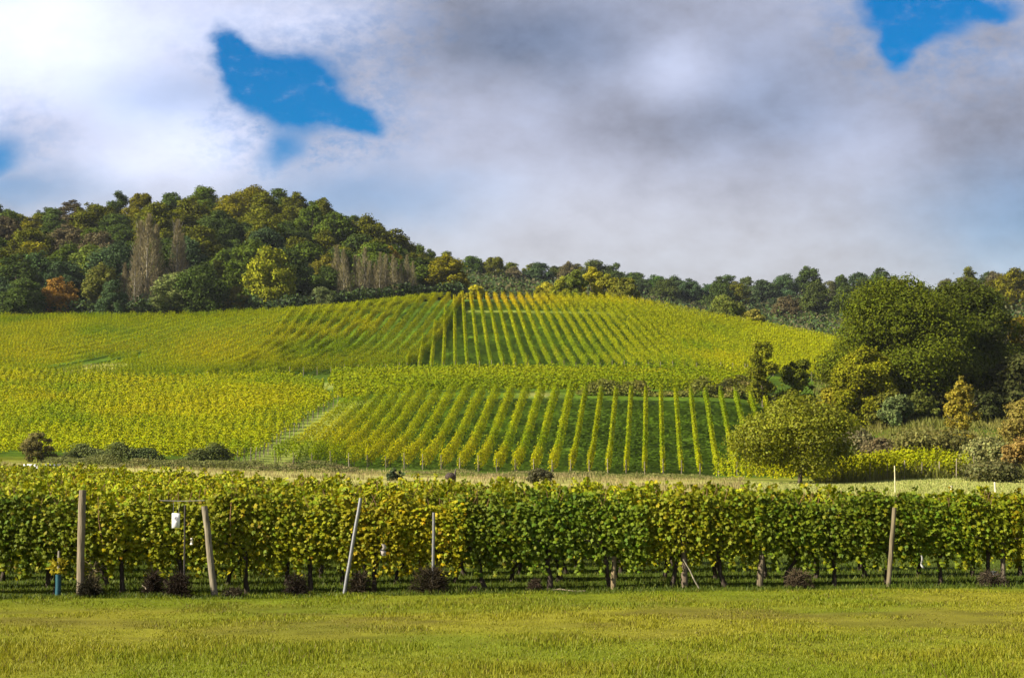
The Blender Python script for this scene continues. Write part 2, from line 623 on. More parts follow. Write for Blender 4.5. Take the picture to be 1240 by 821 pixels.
# ------------------------------------------------------------------ vine rows on the hill
ROWS = 'vine rows planted on the hill'
YG_A, YG_B, YG_C = np.array([.305, .335, .005]), np.array([.42, .375, .005]), np.array([.20, .27, .006])


def vine_tint(X, Y, u, v):
    """yellow, yellow-green or green foliage, in the patches of the photograph's blocks"""
    n = fbm(X, Y, 16, 51)
    c = lerp(YG_C[None], YG_A, sst(n, .32, .55))
    yel = sst(fbm(X, Y, 30, 61), .5, .72) * .6
    yel = np.maximum(yel, .9 * np.exp(-((u - 260) / 70) ** 2 - ((v - 420) / 22) ** 2))
    yel = np.maximum(yel, .8 * np.exp(-((u - 40) / 60) ** 2 - ((v - 425) / 16) ** 2))
    yel = np.maximum(yel, .9 * np.exp(-((u - 610) / 75) ** 2 - ((v - 366) / 9) ** 2))
    c = lerp(c, YG_B, yel)
    c = lerp(c, np.array([.46, .33, .008]), .8 * np.exp(-((u - 610) / 60) ** 2 - ((v - 360) / 7) ** 2))
    c = lerp(c, YG_C * .85, .7 * np.exp(-((u - 640) / 260) ** 4 - ((v - 462) / 14) ** 2))
    c = lerp(c, np.array([.32, .345, .005]), sst(u, 850, 930) * (Y > 240))
    return c


def far_row(path, dens, size, label, seed, H=1.95, W=.62, low=.22, clump=.08, gaps=None, post=True, trunks=0, gain=1.0, pcol=(.22, .19, .13)):
    rng = np.random.default_rng(seed)
    path = np.asarray(path, float)
    seg = np.linalg.norm(np.diff(path, axis=0), axis=1)
    s = np.concatenate([[0], np.cumsum(seg)])
    L = s[-1]
    n = int(L * dens * 1.8)
    q = rng.random(n) * L
    q = q[vnoise(np.floor(q / 1.15) * 5.3 + seed, q * 0 + seed * 3.7, 1.0, 8) > .05]
    n = len(q)
    if gaps:
        for (a, b) in gaps: q = q[(q < a) | (q > b)]
        n = len(q)
    X, Y = np.interp(q, s, path[:, 0]), np.interp(q, s, path[:, 1])
    ph = rng.random() * 50
    lump0 = .5 + .5 * np.sin(q * 2 * PI / 1.15 + ph + 1.5 * vnoise(q, q * 0 + ph, 3.0, 2))
    ok_ = rng.random(n) > (1 - lump0) * clump * 2.2
    q, X, Y = q[ok_], X[ok_], Y[ok_]
    n = len(q)
    k = np.clip(np.searchsorted(s, q) - 1, 0, len(seg) - 1)
    d = (path[k + 1] - path[k]) / seg[k][:, None]
    nr = np.stack([-d[:, 1], d[:, 0]], 1)
    W = W * 1.2
    lump = .5 + .5 * np.sin(q * 2 * PI / 1.15 + ph + 1.5 * vnoise(q, q * 0 + ph, 3.0, 2))
    top = H * (.80 - clump * .3 + (.14 + clump * .35) * lump + .20 * vnoise(q, q * 0 + ph, 1.7, 3))
    lo = low + .25 * vnoise(q, q * 0 + ph, 1.1, 4)
    t = rng.random(n) ** .8
    z = lo + (top - lo) * t
    wv_ = W * (.55 + .45 * lump) * (1.0 - .45 * np.abs(t - .45) * 1.4)
    off = (rng.random(n) - .5) * 2
    off = np.sign(off) * np.abs(off) ** .5 * wv_ * .5
    strag = rng.random(n) < .05
    z[strag] = top[strag] + rng.random(strag.sum()) * .28
    keep = ((X - BANK[0] - .35 * (Y - BANK[1])) / 3.2) ** 2 + ((Y - BANK[1] + 2) / 9) ** 2 > 1
    X, Y, z, off, nr, t, q, lump = X[keep], Y[keep], z[keep], off[keep], nr[keep], t[keep], q[keep], lump[keep]
    n = len(X)
    if n < 5: return None
    P = np.stack([X + nr[:, 0] * off, Y + nr[:, 1] * off, ground(X, Y) + z], 1)
    Nn = unit(np.stack([nr[:, 0] * np.sign(off), nr[:, 1] * np.sign(off), .35 + t], 1) + rng.normal(size=(n, 3)) * .32)
    u, v = pu(P[:, 0], P[:, 1], P[:, 2])
    c = vine_tint(P[:, 0], P[:, 1], u, v) * gain
    vari = (.62 + .5 * rng.random(n)) * (1 - clump * .6 + clump * 1.2 * vnoise(np.floor((q + ph) / 1.15) * 7.7, q * 0 + ph * 3, 1.0, 6))
    c = c * vari[:, None] * (1 + (rng.random((n, 1)) - .5) * np.array([.25, 0, 0]))
    g = Geo()
    leaf_cards(g, P, Nn, size * (.75 + .5 * rng.random(n)), c, rng)
    x0, y0 = path[0]
    z0 = float(ground(x0, y0))
    root = empty('vine_row', (x0, y0, z0))
    tag(root, label, 'vine row', ROWS)
    o = g.build('foliage', VINE, root)
    o.matrix_parent_inverse.translation = (-x0, -y0, -z0)
    dd = path[1] - path[0]
    dd = dd / np.linalg.norm(dd)
    if post:
        g = Geo()
        tube(g, [(0, 0, -.1), (-dd[0] * .1, -dd[1] * .1, rng.uniform(1.2, 1.7))], [.045, .04], np.array(pcol) * rng.uniform(.6, 1.2))
        p = g.build('end_post', WOOD, root)
        p.location = (-dd[0] * .12, -dd[1] * .12, 0)
    for kx in range(trunks):
        g = Geo()
        sx = .35 + kx * 1.15
        gx, gy = x0 + dd[0] * sx, y0 + dd[1] * sx
        tube(g, [(0, 0, -.1), (rng.normal() * .05, rng.normal() * .05, .4), (rng.normal() * .08, rng.normal() * .05, .95)], [.05, .04, .03], (.07, .055, .04))
        tr = g.build('trunk', BARK, root)
        tr.location = (gx - x0, gy - y0, float(ground(gx, gy)) - z0)
    return root


def line(p0, p1, n=14, bow=0.0):
    p0, p1 = np.array(p0[:2]), np.array(p1[:2])
    t = np.linspace(0, 1, n)[:, None]
    d = p1 - p0
    return p0 + d * t + np.array([-d[1], d[0]]) * (np.sin(t * PI) * bow)


sd_ = 1000
# lower block: rows climbing away from the track
k = 0
for ub in np.arange(334, 975, 22.3):
    Yb = 161.0 - (2.5 if ub < 430 else 0)
    x0 = (ub - 620) / FPX * Yb
    x1 = x0 + .086 * 41
    e = 201.5
    Yt = e - (1.5 if ub > 700 else 0)
    k += 1
    lab = f'row of the lower vine block above the track, {ordinal(k)} from the grass lane'
    far_row(line((x0, Yb), (x1, Yt)), 62 if ub < 680 else 70, .23, lab, sd_ + k, trunks=3, W=.48 if ub > 690 else .82, gain=1.0 if ub > 690 else 1.12)
NG = k
# upper block: rows up to the crest
k = 0
for ub in np.concatenate([np.arange(493, 905, 14.6), np.arange(905, 1230, 15.5)]):
    ut = 573 + (ub - 586) * .665
    if ub > 905: ut = 785 + (ub - 905) * .70
    Yt = 323.0
    Yb = 259.5
    x0, y0, _ = at(ub, Yb)
    x1, y1, _ = at(ut, Yt)
    if ub < 560:                       # cut short by the slanting block
        f_ = np.clip((ub - 480) / 80, .09, 1)
        x1, y1 = x0 + (x1 - x0) * f_, y0 + (y1 - y0) * f_
    pth = line((x0, y0), (x1, y1), 16)
    k += 1
    Lr = math.hypot(x1 - x0, y1 - y0)
    cut = [(Lr * (306.5 - Yb - 1.0) / (y1 - y0), Lr * (306.5 - Yb + 1.0) / (y1 - y0))] if 560 < ub < 800 else None
    lab = f'row of the crest vine block running straight uphill, {ordinal(k)} from the slanting rows'
    far_row(pth, 56, .24, lab, sd_ + 100 + k, W=.56 if ub < 905 else .95, gaps=cut, gain=1.0)
# slanting block between the crest block and the broad field
k = 0
for ub in np.arange(484, 250, -16.6):
    Yb = 258.5 - max(0, (400 - ub)) * .05
    x0, y0, _ = at(ub, Yb)
    ut = ub + 92 + (484 - ub) * .05
    x1, y1, _ = at(min(ut, 560), 322.5)
    k += 1
    lab = f'slanting vine row leaning towards the crest, {ordinal(k)} from the upright crest rows'
    far_row(line((x0, y0), (x1, y1), 14, -.03), 60, .24, lab, sd_ + 200 + k, W=.62)
# broad field, upper part: rows slanting up to the wood's edge
k = 0
for i in range(42):
    xb = -40.5 - i * 2.9
    Yb = 247 + 4 * math.sin(i * .4) + i * .1
    x0, y0 = xb, Yb
    Lr = 92
    x1, y1 = xb + .285 * min(Lr, (333.5 - Yb) / .956), min(Yb + .956 * Lr, 333.5)
    u_, _ = pu(np.array(x1), np.array(y1))
    if u_ < -40: continue
    k += 1
    lab = f'slanting row high in the broad vine field below the wood, {ordinal(k)} from the crest'
    far_row(line((x0, y0), (x1, y1), 12), 80, .20, lab, sd_ + 300 + k, W=.52, H=1.75, low=.62, gain=1.28, clump=.22, post=False)
# broad field, lower part: rows lying along the slope, ending at the grass lane
k = 0
for Yr in np.arange(149, 247, 2.5):
    ue = lane_u(Yr) - 12 if Yr < 214 else np.interp(Yr, [214, 232, 247], [462, 385, 350]) - (10 if Yr < 232 else 0)
    if Yr < 214 and Yr > 205: ue = min(ue, 398)
    if Yr >= 214 and Yr < 232: ue = 392
    x1, y1, _ = at(ue, Yr)
    x0 = (-60 - 620) / FPX * Yr
    k += 1
    lab = f'long level row of the broad vine field, {ordinal(k)} up from the bramble hedge'
    far_row(line((x1, y1), (x0, Yr + (x1 - x0) * .02), 14), 70 if Yr < 200 else 60, .20 if Yr < 200 else .22, lab, sd_ + 400 + k, H=1.9, low=.55, gain=1.0, clump=.30, trunks=3 if Yr < 206 else 0, post=Yr < 206)
# terrace between the two blocks: level rows
k = 0
for Yr in np.arange(211, 257, 2.9):
    ua = 404 if Yr < 236 else 396 + (Yr - 236) * .4
    ub = 905 + (Yr - 211) * .6
    x0, y0, _ = at(ua, Yr)
    x1, y1, _ = at(ub, Yr)
    k += 1
    lab = f'level vine row on the terrace under the crest block, {ordinal(k)} above the lower block'
    far_row(line((x0, y0), (x1, y1), 16, -.01), 40, .28, lab, sd_ + 500 + k, post=False, H=1.55)
# small plot below the big oak
k = 0
for i in range(7):
    x0, y0, _ = at(1052 + i * 21, 119 + (i % 2) * .5)
    x1, y1 = x0 - 9.0 + i * 1.0, y0 + 21 - i * 1.5
    k += 1
    lab = f'short pale green vine row below the great oak, {ordinal(k)} from the round walnut bush'
    far_row(line((x0, y0), (x1, y1), 8), 70, .21, lab, sd_ + 600 + k, trunks=2, gain=.8)

# ------------------------------------------------------------------ trees
def crown_cards(g, rng, lobes, n, size, tone=.30, flat=.0):
    """leaf clumps on the shells of many lobes; lobes = [(centre, radius, tint)]"""
    ce = np.array([l[0] for l in lobes])
    ra = np.array([l[1] for l in lobes])
    tt = np.array([l[2] for l in lobes])
    pr = ra ** 2
    k = rng.choice(len(lobes), n, p=pr / pr.sum())
    d = unit(rng.normal(size=(n, 3)))
    d[:, 2] = np.where(rng.random(n) < .55, np.abs(d[:, 2]), d[:, 2])
    rr = rng.random(n) ** .33
    wob = 1 + .22 * np.sin(d[:, 0] * 6 + k) * np.sin(d[:, 1] * 7 + 2 * k) + .1 * rng.normal(size=n)
    P = ce[k] + d * (ra[k] * rr * wob)[:, None] * np.array([1, 1, .82])
    Nn = unit(d + rng.normal(size=(n, 3)) * .6 + np.array([0, 0, .25]))
    c = tt[k] * (1 - tone / 2 + tone * rng.random(n))[:, None]
    c = c * (1 + (rng.random((n, 1)) - .5) * np.array([.22, 0, .1]))
    leaf_cards(g, P, Nn, size * (.65 + .7 * rng.random(n)), c, rng, .85)


def lobe_set(rng, H, rx, base, n, top_bias=.5, tint_var=.30):
    """lobes filling an uneven egg that is full low down and rounded on top"""
    L = []
    for i in range(n):
        t = rng.random() ** .9 * .97
        prof = (1 - t ** 3.2) ** .55 * (.80 + .20 * min(1, t * 4))
        ra = rx * (.15 + .27 * rng.random() ** 1.3) * (1 - .12 * t)
        a = rng.random() * 2 * PI
        r = max(0, rx * prof - ra * .6) * rng.random() ** .38 * rng.uniform(.85, 1.1)
        z = base + ra * .7 + t * max(.1, H - base - ra * 1.5) * rng.uniform(.88, 1.04)
        L.append((np.array([math.cos(a) * r, math.sin(a) * r, z]), ra, np.ones(3) * rng.uniform(1 - tint_var, 1 + tint_var)))
    return L


def trunk_geo(rng, H, r, lean=.3, limbs=6, base=.35, col=(.09, .075, .055)):
    g = Geo()
    top = np.array([rng.normal() * lean, rng.normal() * lean, H * .72])
    pts = [np.zeros(3) + (0, 0, -.4), top * .3 + rng.normal(size=3) * .06, top * .65 + rng.normal(size=3) * .1, top]
    tube(g, pts, [r * 1.25, r * .85, r * .5, r * .16], col, 7)
    for _ in range(limbs):
        f = rng.uniform(base, .8)
        s = top * f
        a = rng.random() * 2 * PI
        ln = H * rng.uniform(.18, .34)
        e = s + np.array([math.cos(a) * ln * .8, math.sin(a) * ln * .8, ln * .7])
        m = (s + e) / 2 + (0, 0, -ln * .08)
        rr = r * .42 * (1.1 - f)
        tube(g, [s, m, e], [rr + .03, rr * .7 + .02, .03], col, 5)
    return g


def tree_proto(seed, H, rx, base, nl, leaves, size, tone=.35, trunk_r=.28, top_bias=.5, mat=None, tint_var=.3):
    rng = np.random.default_rng(seed)
    root = empty('broadleaf_tree', (0, 0, -500))
    t = trunk_geo(rng, H, trunk_r).build('trunk', BARK, root, True)
    g = Geo()
    crown_cards(g, rng, lobe_set(rng, H, rx, base, nl, top_bias, tint_var), leaves, size, tone)
    c = g.build('crown', mat or FOREST, root)
    kid(root, t, c)
    return root


def spire_proto(seed, H, rx, name='poplar_tree'):
    """nearly bare narrow tree: a tall stem with many thin steep branches and twigs"""
    rng = np.random.default_rng(seed)
    root = empty(name, (0, 0, -500))
    g = Geo()
    tube(g, [(0, 0, -.4), (.1, 0, H * .5), (.0, .1, H * .97)], [.24, .14, .03], (.15, .14, .11), 6)
    for i in range(46):
        f = rng.uniform(.12, .92)
        a = rng.random() * 2 * PI
        ln = rx * rng.uniform(.6, 1.1) * (1.15 - f * .75)
        s = np.array([0, 0, H * f])
        e = s + np.array([math.cos(a) * ln, math.sin(a) * ln, ln * rng.uniform(1.4, 2.4)])
        e[2] = min(e[2], H)
        tube(g, [s, (s + e) / 2 + (math.cos(a) * .15, math.sin(a) * .15, -.2), e], [.06, .045, .02], (.16, .145, .11), 4)
    t = g.build('trunk', BARK, root)
    n = 1500
    f = rng.random(n) ** .8
    a = rng.random(n) * 2 * PI
    rr = rx * np.sqrt(rng.random(n)) * np.clip(1.02 - f ** 1.5, .04, 1) * np.clip(f * 5, .3, 1)
    P = np.stack([np.cos(a) * rr, np.sin(a) * rr, H * (.08 + .9 * f)], 1)
    up = unit(np.stack([np.cos(a) * .35, np.sin(a) * .35, np.ones(n)], 1) + rng.normal(size=(n, 3)) * .25)
    side = unit(np.cross(up, rng.normal(size=(n, 3))))
    ln = rng.uniform(.35, .8, n)[:, None]
    wd = rng.uniform(.025, .055, n)[:, None]
    V = np.stack([P - side * wd, P + side * wd, P + up * ln * 1.2], 1)
    g = Geo()
    g.add(V.reshape(-1, 3), np.arange(3 * n).reshape(-1, 3), np.repeat(np.array([.165, .155, .11]) * rng.uniform(.6, 1.3, (n, 1)), 3, 0))
    c = g.build('crown', FOREST, root)
    kid(root, t, c)
    return root


def put_tree(proto, loc, s=1.0, rz=0.0, colr=(.06, .08, .02), label='', group='', name=None, cat='tree'):
    o = PUT_FIRST.pop(proto.name, None)
    o = proto if o else copy_tree(proto)
    if o is proto:
        o['__kids'] = 1
    o.location = loc
    o.rotation_euler = (0, 0, rz)
    o.scale = s if isinstance(s, tuple) else (s, s, s)
    for ch in [c for c in bpy_children(o) if c.name.startswith('crown')]:
        ch.color = (*colr, 1)
    tag(o, label, cat, group)
    if name: o.name = name
    return o


CH = {}


def bpy_children(o):
    return list(o.children)


PUT_FIRST = {}
protos = [tree_proto(11 + i, 14.5 + (i % 4) * .8, 6.8 + .6 * (i % 3), .2 + (i % 2) * .6, 60 + 6 * (i % 4), 14000, .50, .5, .3, tint_var=.36) for i in range(8)]
spires = [spire_proto(31 + i, 17, 1.7) for i in range(3)]
airy = [tree_proto(51 + i, 16, 6.0, 1.5, 34, 6500, .46, .4, .26, .6) for i in range(4)]
ridge_kinds = protos[:4] + airy
for p_ in protos + spires + airy:
    p_.hide_render = False

DARK, MIDG, OLIVE, YOLIVE, RUST, BROWN, BLUEG = (.056, .086, .014), (.085, .125, .012), (.112, .122, .007), (.170, .158, .006), (.22, .13, .018), (.105, .088, .040), (.052, .086, .030)  # crown colours kept dark; cloud shade over the woods is put into them
CN = {DARK: 'dark green', MIDG: 'mid green', OLIVE: 'olive green', YOLIVE: 'yellowing', RUST: 'rusty', BROWN: 'brown thinning', BLUEG: 'bluish green'}
HILLT, RIDGET = 'trees of the wooded hill', 'trees along the far ridge'
rt = random.Random(5)
FEATURES = [  # px, base row, distance, proto kind, scale, colour, label
    (70, 384, 340, 't', (.62, .62, .62), (.24, .135, .022), 'orange-leaved tree at the foot of the wooded hill', 1),
    (112, 330, 372, 't', (.95, .95, .85), (.125, .165, .022), 'light green domed tree above the orange-leaved tree', 2),
    (122, 372, 346, 't', (.70, .70, .72), (.125, .135, .022), 'yellowish green tree beside the orange-leaved tree', 3),
    (213, 383, 339, 't', (.86, .86, .76), (.135, .165, .045), 'pale sage green tree in front of the bare poplars', 0),
    (325, 372, 345, 't', (.84, .84, 1.08), (.205, .220, .012), 'bright yellow-green tree at the middle of the wooded hill', 4),
    (390, 376, 345, 't', (.42, .42, .41), (.11, .135, .042), 'greyish green tree between the bright yellow-green tree and bare saplings', 5),
    (285, 382, 340, 't', (.50, .50, .42), (.14, .125, .02), 'small yellow-brown tree at the wood edge below the bright yellow-green one', 6),
    (262, 345, 360, 't', (.62, .62, .66), (.11, .12, .016), 'olive yellow tree up and behind the small yellow-brown one', 7),
    (395, 340, 372, 't', (.66, .66, .70), (.165, .155, .014), 'golden green tree behind the greyish green tree', 2),
    (45, 345, 365, 't', (.95, .95, .85), (.055, .095, .025), 'deep green domed tree up behind the orange-leaved tree', 1),
    (470, 340, 395, 't', (.7, .7, .7), (.17, .115, .014), 'amber tree where the wooded hill runs down to the far ridge', 3),
]
feat_px = []
for px, by, Yd, kd, s, colr, lab, pi_ in FEATURES:
    X, Y, Z = at(px, Yd)
    put_tree(protos[pi_], (X, Y, Z - .3), s, rt.random() * 6, colr, lab, HILLT)
    feat_px.append((px, Yd, 5.0 * s[0]))
sp = [(168, 352, 1.25, 'tallest bare brown poplar on the wooded hill'), (178, 349, 1.35, 'bare brown poplar beside the tallest one'), (188, 351, 1.2, 'bare brown poplar on the inner side of the tall group'),
      (214, 354, 1.25, 'bare brown poplar standing alone above the sage green tree'), (163, 345, .85, 'shorter bare poplar below the tall brown group'),
      (219, 356, 1.05, 'short bare poplar tucked against the lone brown one'), (150, 347, .7, 'low bare poplar on the outer side of the tall brown group')]
for i, (px, Yd, s, lab) in enumerate(sp):
    X, Y, Z = at(px, Yd)
    put_tree(spires[i % 3], (X, Y, Z), (s * 1.35, s * 1.35, s * .98), rt.random() * 6, (1.25, 1.12, .80), lab, 'bare brown poplars', cat='poplar')
nS = 0
for i in range(15):
    px = 408 + i * 6.6 + rt.uniform(-2, 2)
    Yd = 352 + (px - 400) * .10 + rt.uniform(-3, 4)
    X, Y, Z = at(px, Yd)
    nS += 1
    s = rt.uniform(.72, .95) * (1.05 - .022 * i)
    put_tree(spires[i % 3], (X, Y, Z - .5), (s * 1.25, s * 1.25, s * .95), rt.random() * 6, (1.35, 1.25, .85),
             f'bare pale sapling in the thicket at the wood edge, {ordinal(nS)} counted towards the far ridge', 'bare saplings at the wood edge', cat='sapling')

# the wooded hill, tier by tier
tiers = [338, 352, 366, 381, 397, 413, 430, 448, 467]
tn = ['lowest', 'second', 'third', 'fourth', 'fifth', 'sixth', 'seventh', 'eighth', 'topmost']
for ti, Yt in enumerate(tiers):
    step = 8.6 if ti < 7 else 7.6
    X = (-60 - 620) / FPX * Yt + rt.random() * 4
    k = 0
    while True:
        u_, _ = pu(np.array(X), np.array(Yt))
        lim = 560 if ti > 2 else np.interp(Yt, [338, 366], [335, 500])
        if u_ > lim: break
        Yj = Yt + rt.uniform(-4, 4)
        if u_ > 330 and Yj < np.interp(u_, [330, 400, 520], [338, 350, 364]):
            X += step; continue
        near = any(abs(u_ - a) < 520 * r_ / b * 3.0 and -14 < Yj - b < 6 for a, b, r_ in feat_px)
        inspire = 150 < u_ < 225 and Yt < 353
        if not (near or inspire):
            nz = vnoise(u_, ti * 60, 70, 9) + rt.uniform(-.25, .25)
            if ti <= 1: colr = rt.choice([DARK, BLUEG, BLUEG, MIDG, DARK])
            elif ti <= 3: colr = rt.choice([DARK, MIDG, BLUEG, OLIVE]) if nz < .6 else rt.choice([OLIVE, YOLIVE, MIDG])
            else: colr = rt.choice([OLIVE, OLIVE, YOLIVE, MIDG, DARK, DARK, OLIVE]) if u_ > 120 or nz > .5 else rt.choice([BROWN, OLIVE, DARK, MIDG, OLIVE])
            if ti > 6 and u_ > 400: colr = rt.choice([DARK, DARK, MIDG, OLIVE])
            if 70 < u_ < 150 and ti in (4, 5): colr = BROWN if rt.random() < .6 else colr
            s = rt.uniform(.62, 1.0) * (.82 if ti == 0 else 1.0)
            if ti >= 7: s *= .92
            sz = s * rt.uniform(.82, 1.1)
            if u_ > 480 and ti < 6: sz *= .8
            k += 1
            j = rt.uniform(.85, 1.18)
            lab = f'{CN[colr]} tree in the {tn[ti]} tier of the wooded hill, {ordinal(k)} towards the ridge'
            pr = rt.choice(protos if rt.random() < .85 or ti < 7 else airy)
            put_tree(pr, (X, Yj, float(ground(X, Yj)) - .4), (s, s, sz), rt.random() * 6, tuple(c * j * .88 for c in colr), lab, HILLT)
        X += step * rt.uniform(.8, 1.25)
# the far ridge
for ti, (Yt, u0, u1) in enumerate([(470, 1150, 1310), (540, 960, 1310), (600, 540, 1310), (645, 520, 1310)]):
    X = (u0 - 620) / FPX * Yt
    k = 0
    while True:
        u_, _ = pu(np.array(X), np.array(Yt))
        if u_ > u1: break
        Yj = Yt + rt.uniform(-8, 8)
        colr = rt.choice([DARK, DARK, BLUEG, OLIVE, BLUEG, DARK, BROWN])
        if ti == 0: colr = rt.choice([MIDG, OLIVE, MIDG])
        s = rt.uniform(.70, .98)
        if ti == 3: s *= rt.choice([.9, 1.0, 1.08])
        pr = rt.choice(airy if ti == 3 and rt.random() < .4 else protos)
        k += 1
        wh = ['hillside below the ridge end', 'slope behind the great oak', 'near line of the far ridge', 'skyline of the far ridge'][ti]
        lab = f'{CN[colr]} tree on the {wh}, {ordinal(k)} from the hill'
        put_tree(pr, (X, Yj, float(ground(X, Yj)) - .4), (s, s, s * rt.uniform(.8, 1.05)), rt.random() * 6, tuple(c * rt.uniform(.85, 1.1) for c in colr), lab, RIDGET)
        X += rt.uniform(6.0, 10.5) if ti == 3 else rt.uniform(7.5, 11.5)
for p_ in protos + spires + airy:      # the patterns themselves are not part of the place
    for ch in list(p_.children):
        bpy.data.objects.remove(ch)
    bpy.data.objects.remove(p_)

# undergrowth that fills the foot of the wood and the slope between the trunks
def undergrowth(name, pts, hmax, size, cols, seed):
    rng = np.random.default_rng(seed)
    g = Geo()
    X, Y = pts
    n = len(X)
    z = ground(X, Y) + hmax * rng.random(n) ** 1.2 * (.4 + 1.0 * fbm(X, Y, 6, 71))
    P = np.stack([X, Y, z], 1)
    Nn = unit(rng.normal(size=(n, 3)) + np.array([0, -.3, .6]))
    cc = np.array(cols)[rng.integers(0, len(cols), n)] * rng.uniform(.7, 1.3, (n, 1))
    leaf_cards(g, P, Nn, size * rng.uniform(.6, 1.4, n), cc, rng, .9)
    return tag(g.build(name, FOREST), kind='stuff')


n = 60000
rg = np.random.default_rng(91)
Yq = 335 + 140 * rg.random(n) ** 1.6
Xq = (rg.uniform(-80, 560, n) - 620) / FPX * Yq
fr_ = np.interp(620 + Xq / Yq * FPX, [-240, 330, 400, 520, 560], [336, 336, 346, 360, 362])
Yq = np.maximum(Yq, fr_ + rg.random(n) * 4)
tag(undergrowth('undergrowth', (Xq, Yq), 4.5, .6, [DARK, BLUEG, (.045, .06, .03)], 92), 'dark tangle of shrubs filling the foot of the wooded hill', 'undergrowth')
Yq = rg.uniform(400, 660, 70000)
Xq = (rg.uniform(540, 1320, 70000) - 620) / FPX * Yq
tag(undergrowth('undergrowth', (Xq, Yq), 6.0, .75, [DARK, BLUEG, (.09, .085, .04)], 93), 'dull scrub covering the slope below the far ridge', 'undergrowth')

# single trees and bushes nearer by
def near_tree(name, px, Yd, H, rx, base, nl, leaves, size, colr, label, cat='tree', tr=.3, seed=1, group=None, lobes=None, mat=None, rows=None, limbs=8, tone=.45, sink=.1, tv=.3):
    rng = np.random.default_rng(seed)
    nl = int(nl * (1.8 if nl < 40 else 1.2))
    X, Y, Z = at(px, Yd)
    root = empty(name, (X, Y, Z - sink))
    tag(root, label, cat, group)
    trunk_geo(rng, H, tr, H * .02, limbs).build('trunk', BARK, root, True)
    g = Geo()
    crown_cards(g, rng, lobes(rng) if lobes else lobe_set(rng, H, rx, base, nl, .55, tv), leaves, size, tone)
    c = g.build('crown', mat or FOREST, root)
    c.color = (*colr, 1)
    return root


near_tree('oak_tree', 1092, 204, 19.4, 11.2, .6, 110, 110000, .27, (.076, .095, .005), 'great spreading oak with a huge dark yellow-green crown above the small vine plot', tr=.55, seed=301, limbs=14, tone=.34)
near_tree('broadleaf_tree', 1168, 214, 19.0, 10.2, .4, 80, 70000, .31, (.052, .066, .006), 'very dark rounded tree pressed against the far side of the great oak', tr=.45, seed=302)  # darker crown colour carries the shade of the oak mass's unlit side
near_tree('broadleaf_tree', 1046, 197, 11.0, 4.8, .3, 50, 34000, .26, (.150, .155, .006), 'yellow-green tree leaning out from the vineyard side of the great oak', tr=.3, seed=303)
near_tree('broadleaf_tree', 1245, 222, 14.6, 5.5, 1.5, 24, 12000, .46, (.15, .12, .010), 'golden-topped tree beyond the very dark rounded tree', tr=.35, seed=304)
near_tree('broadleaf_tree', 1235, 200, 9.5, 5.2, .6, 26, 11000, .42, (.05, .056, .014), 'low dark tree at the edge below the golden-topped tree', tr=.3, seed=314)
near_tree('walnut_bush', 968, 116, 7.3, 5.1, .0, 34, 34000, .17, (.150, .162, .008), 'big round yellow-olive bush standing at the track beside the lower vine block', 'bush', tr=.16, seed=305, mat=LEAF, tone=.6)
near_tree('broadleaf_tree', 924, 203, 9.0, 2.6, .0, 44, 9000, .24, (.13, .14, .008), 'slender olive tree at the end of the terrace rows', tr=.16, seed=306)
near_tree('broadleaf_tree', 968, 205, 8.6, 2.9, .0, 44, 9500, .24, (.10, .12, .009), 'bushy olive tree between the slender olive tree and the great oak', tr=.16, seed=307)
near_tree('broadleaf_tree', 1018, 203, 6.8, 3.4, .0, 40, 12000, .26, (.18, .165, .012), 'low yellow tree at the foot of the great oak', tr=.18, seed=308)
near_tree('thorn_tree', 1166, 158, 7.4, 2.0, .0, 44, 10000, .19, (.26, .215, .018), 'narrow golden tree standing alone before the dark wood edge', tr=.14, seed=309, mat=LEAF)
near_tree('thorn_tree', 1240, 150, 6.2, 2.6, .0, 36, 9000, .19, (.20, .165, .03), 'golden thorn tree cut by the picture edge', tr=.14, seed=310, mat=LEAF)
near_tree('shrub', 1196, 126, 3.4, 2.5, 0, 20, 5200, .21, (.19, .195, .06), 'grey-green shrub at the end of the small vine plot', 'shrub', tr=.06, seed=311, mat=LEAF)
near_tree('shrub', 1236, 122, 3.5, 1.9, 0, 16, 4600, .21, (.25, .17, .04), 'tawny orange shrub beside the grey-green one', 'shrub', tr=.06, seed=312, mat=LEAF)
near_tree('shrub', 1204, 112, 1.0, 2.9, 0, 16, 3600, .20, (.10, .10, .03), 'low dark spreading shrub at the edge of the mown strip', 'shrub', tr=.04, seed=313, mat=LEAF)
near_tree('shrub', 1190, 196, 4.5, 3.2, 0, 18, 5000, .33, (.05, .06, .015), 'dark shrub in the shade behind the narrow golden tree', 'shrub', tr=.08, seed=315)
near_tree('shrub', 1040, 176, 3.2, 2.8, 0, 18, 5000, .27, (.13, .12, .05), 'greyish brown shrub between the round bush and the great oak', 'shrub', tr=.06, seed=316, mat=LEAF)
near_tree('shrub', 1066, 160, 2.6, 2.4, 0, 16, 4000, .24, (.125, .10, .04), 'reddish brown shrub above the small vine plot', 'shrub', tr=.06, seed=317, mat=LEAF)
near_tree('shrub', 1128, 152, 1.8, 4.5, 0, 22, 5200, .26, (.14, .135, .03), 'low ivy-green shrub on the bank above the small vine plot', 'shrub', tr=.05, seed=318, mat=LEAF)
near_tree('shrub', 1088, 190, 4.2, 2.4, 0, 14, 3600, .32, (.10, .13, .04), 'pale-leaved shrub under the skirt of the great oak', 'shrub', tr=.06, seed=319)
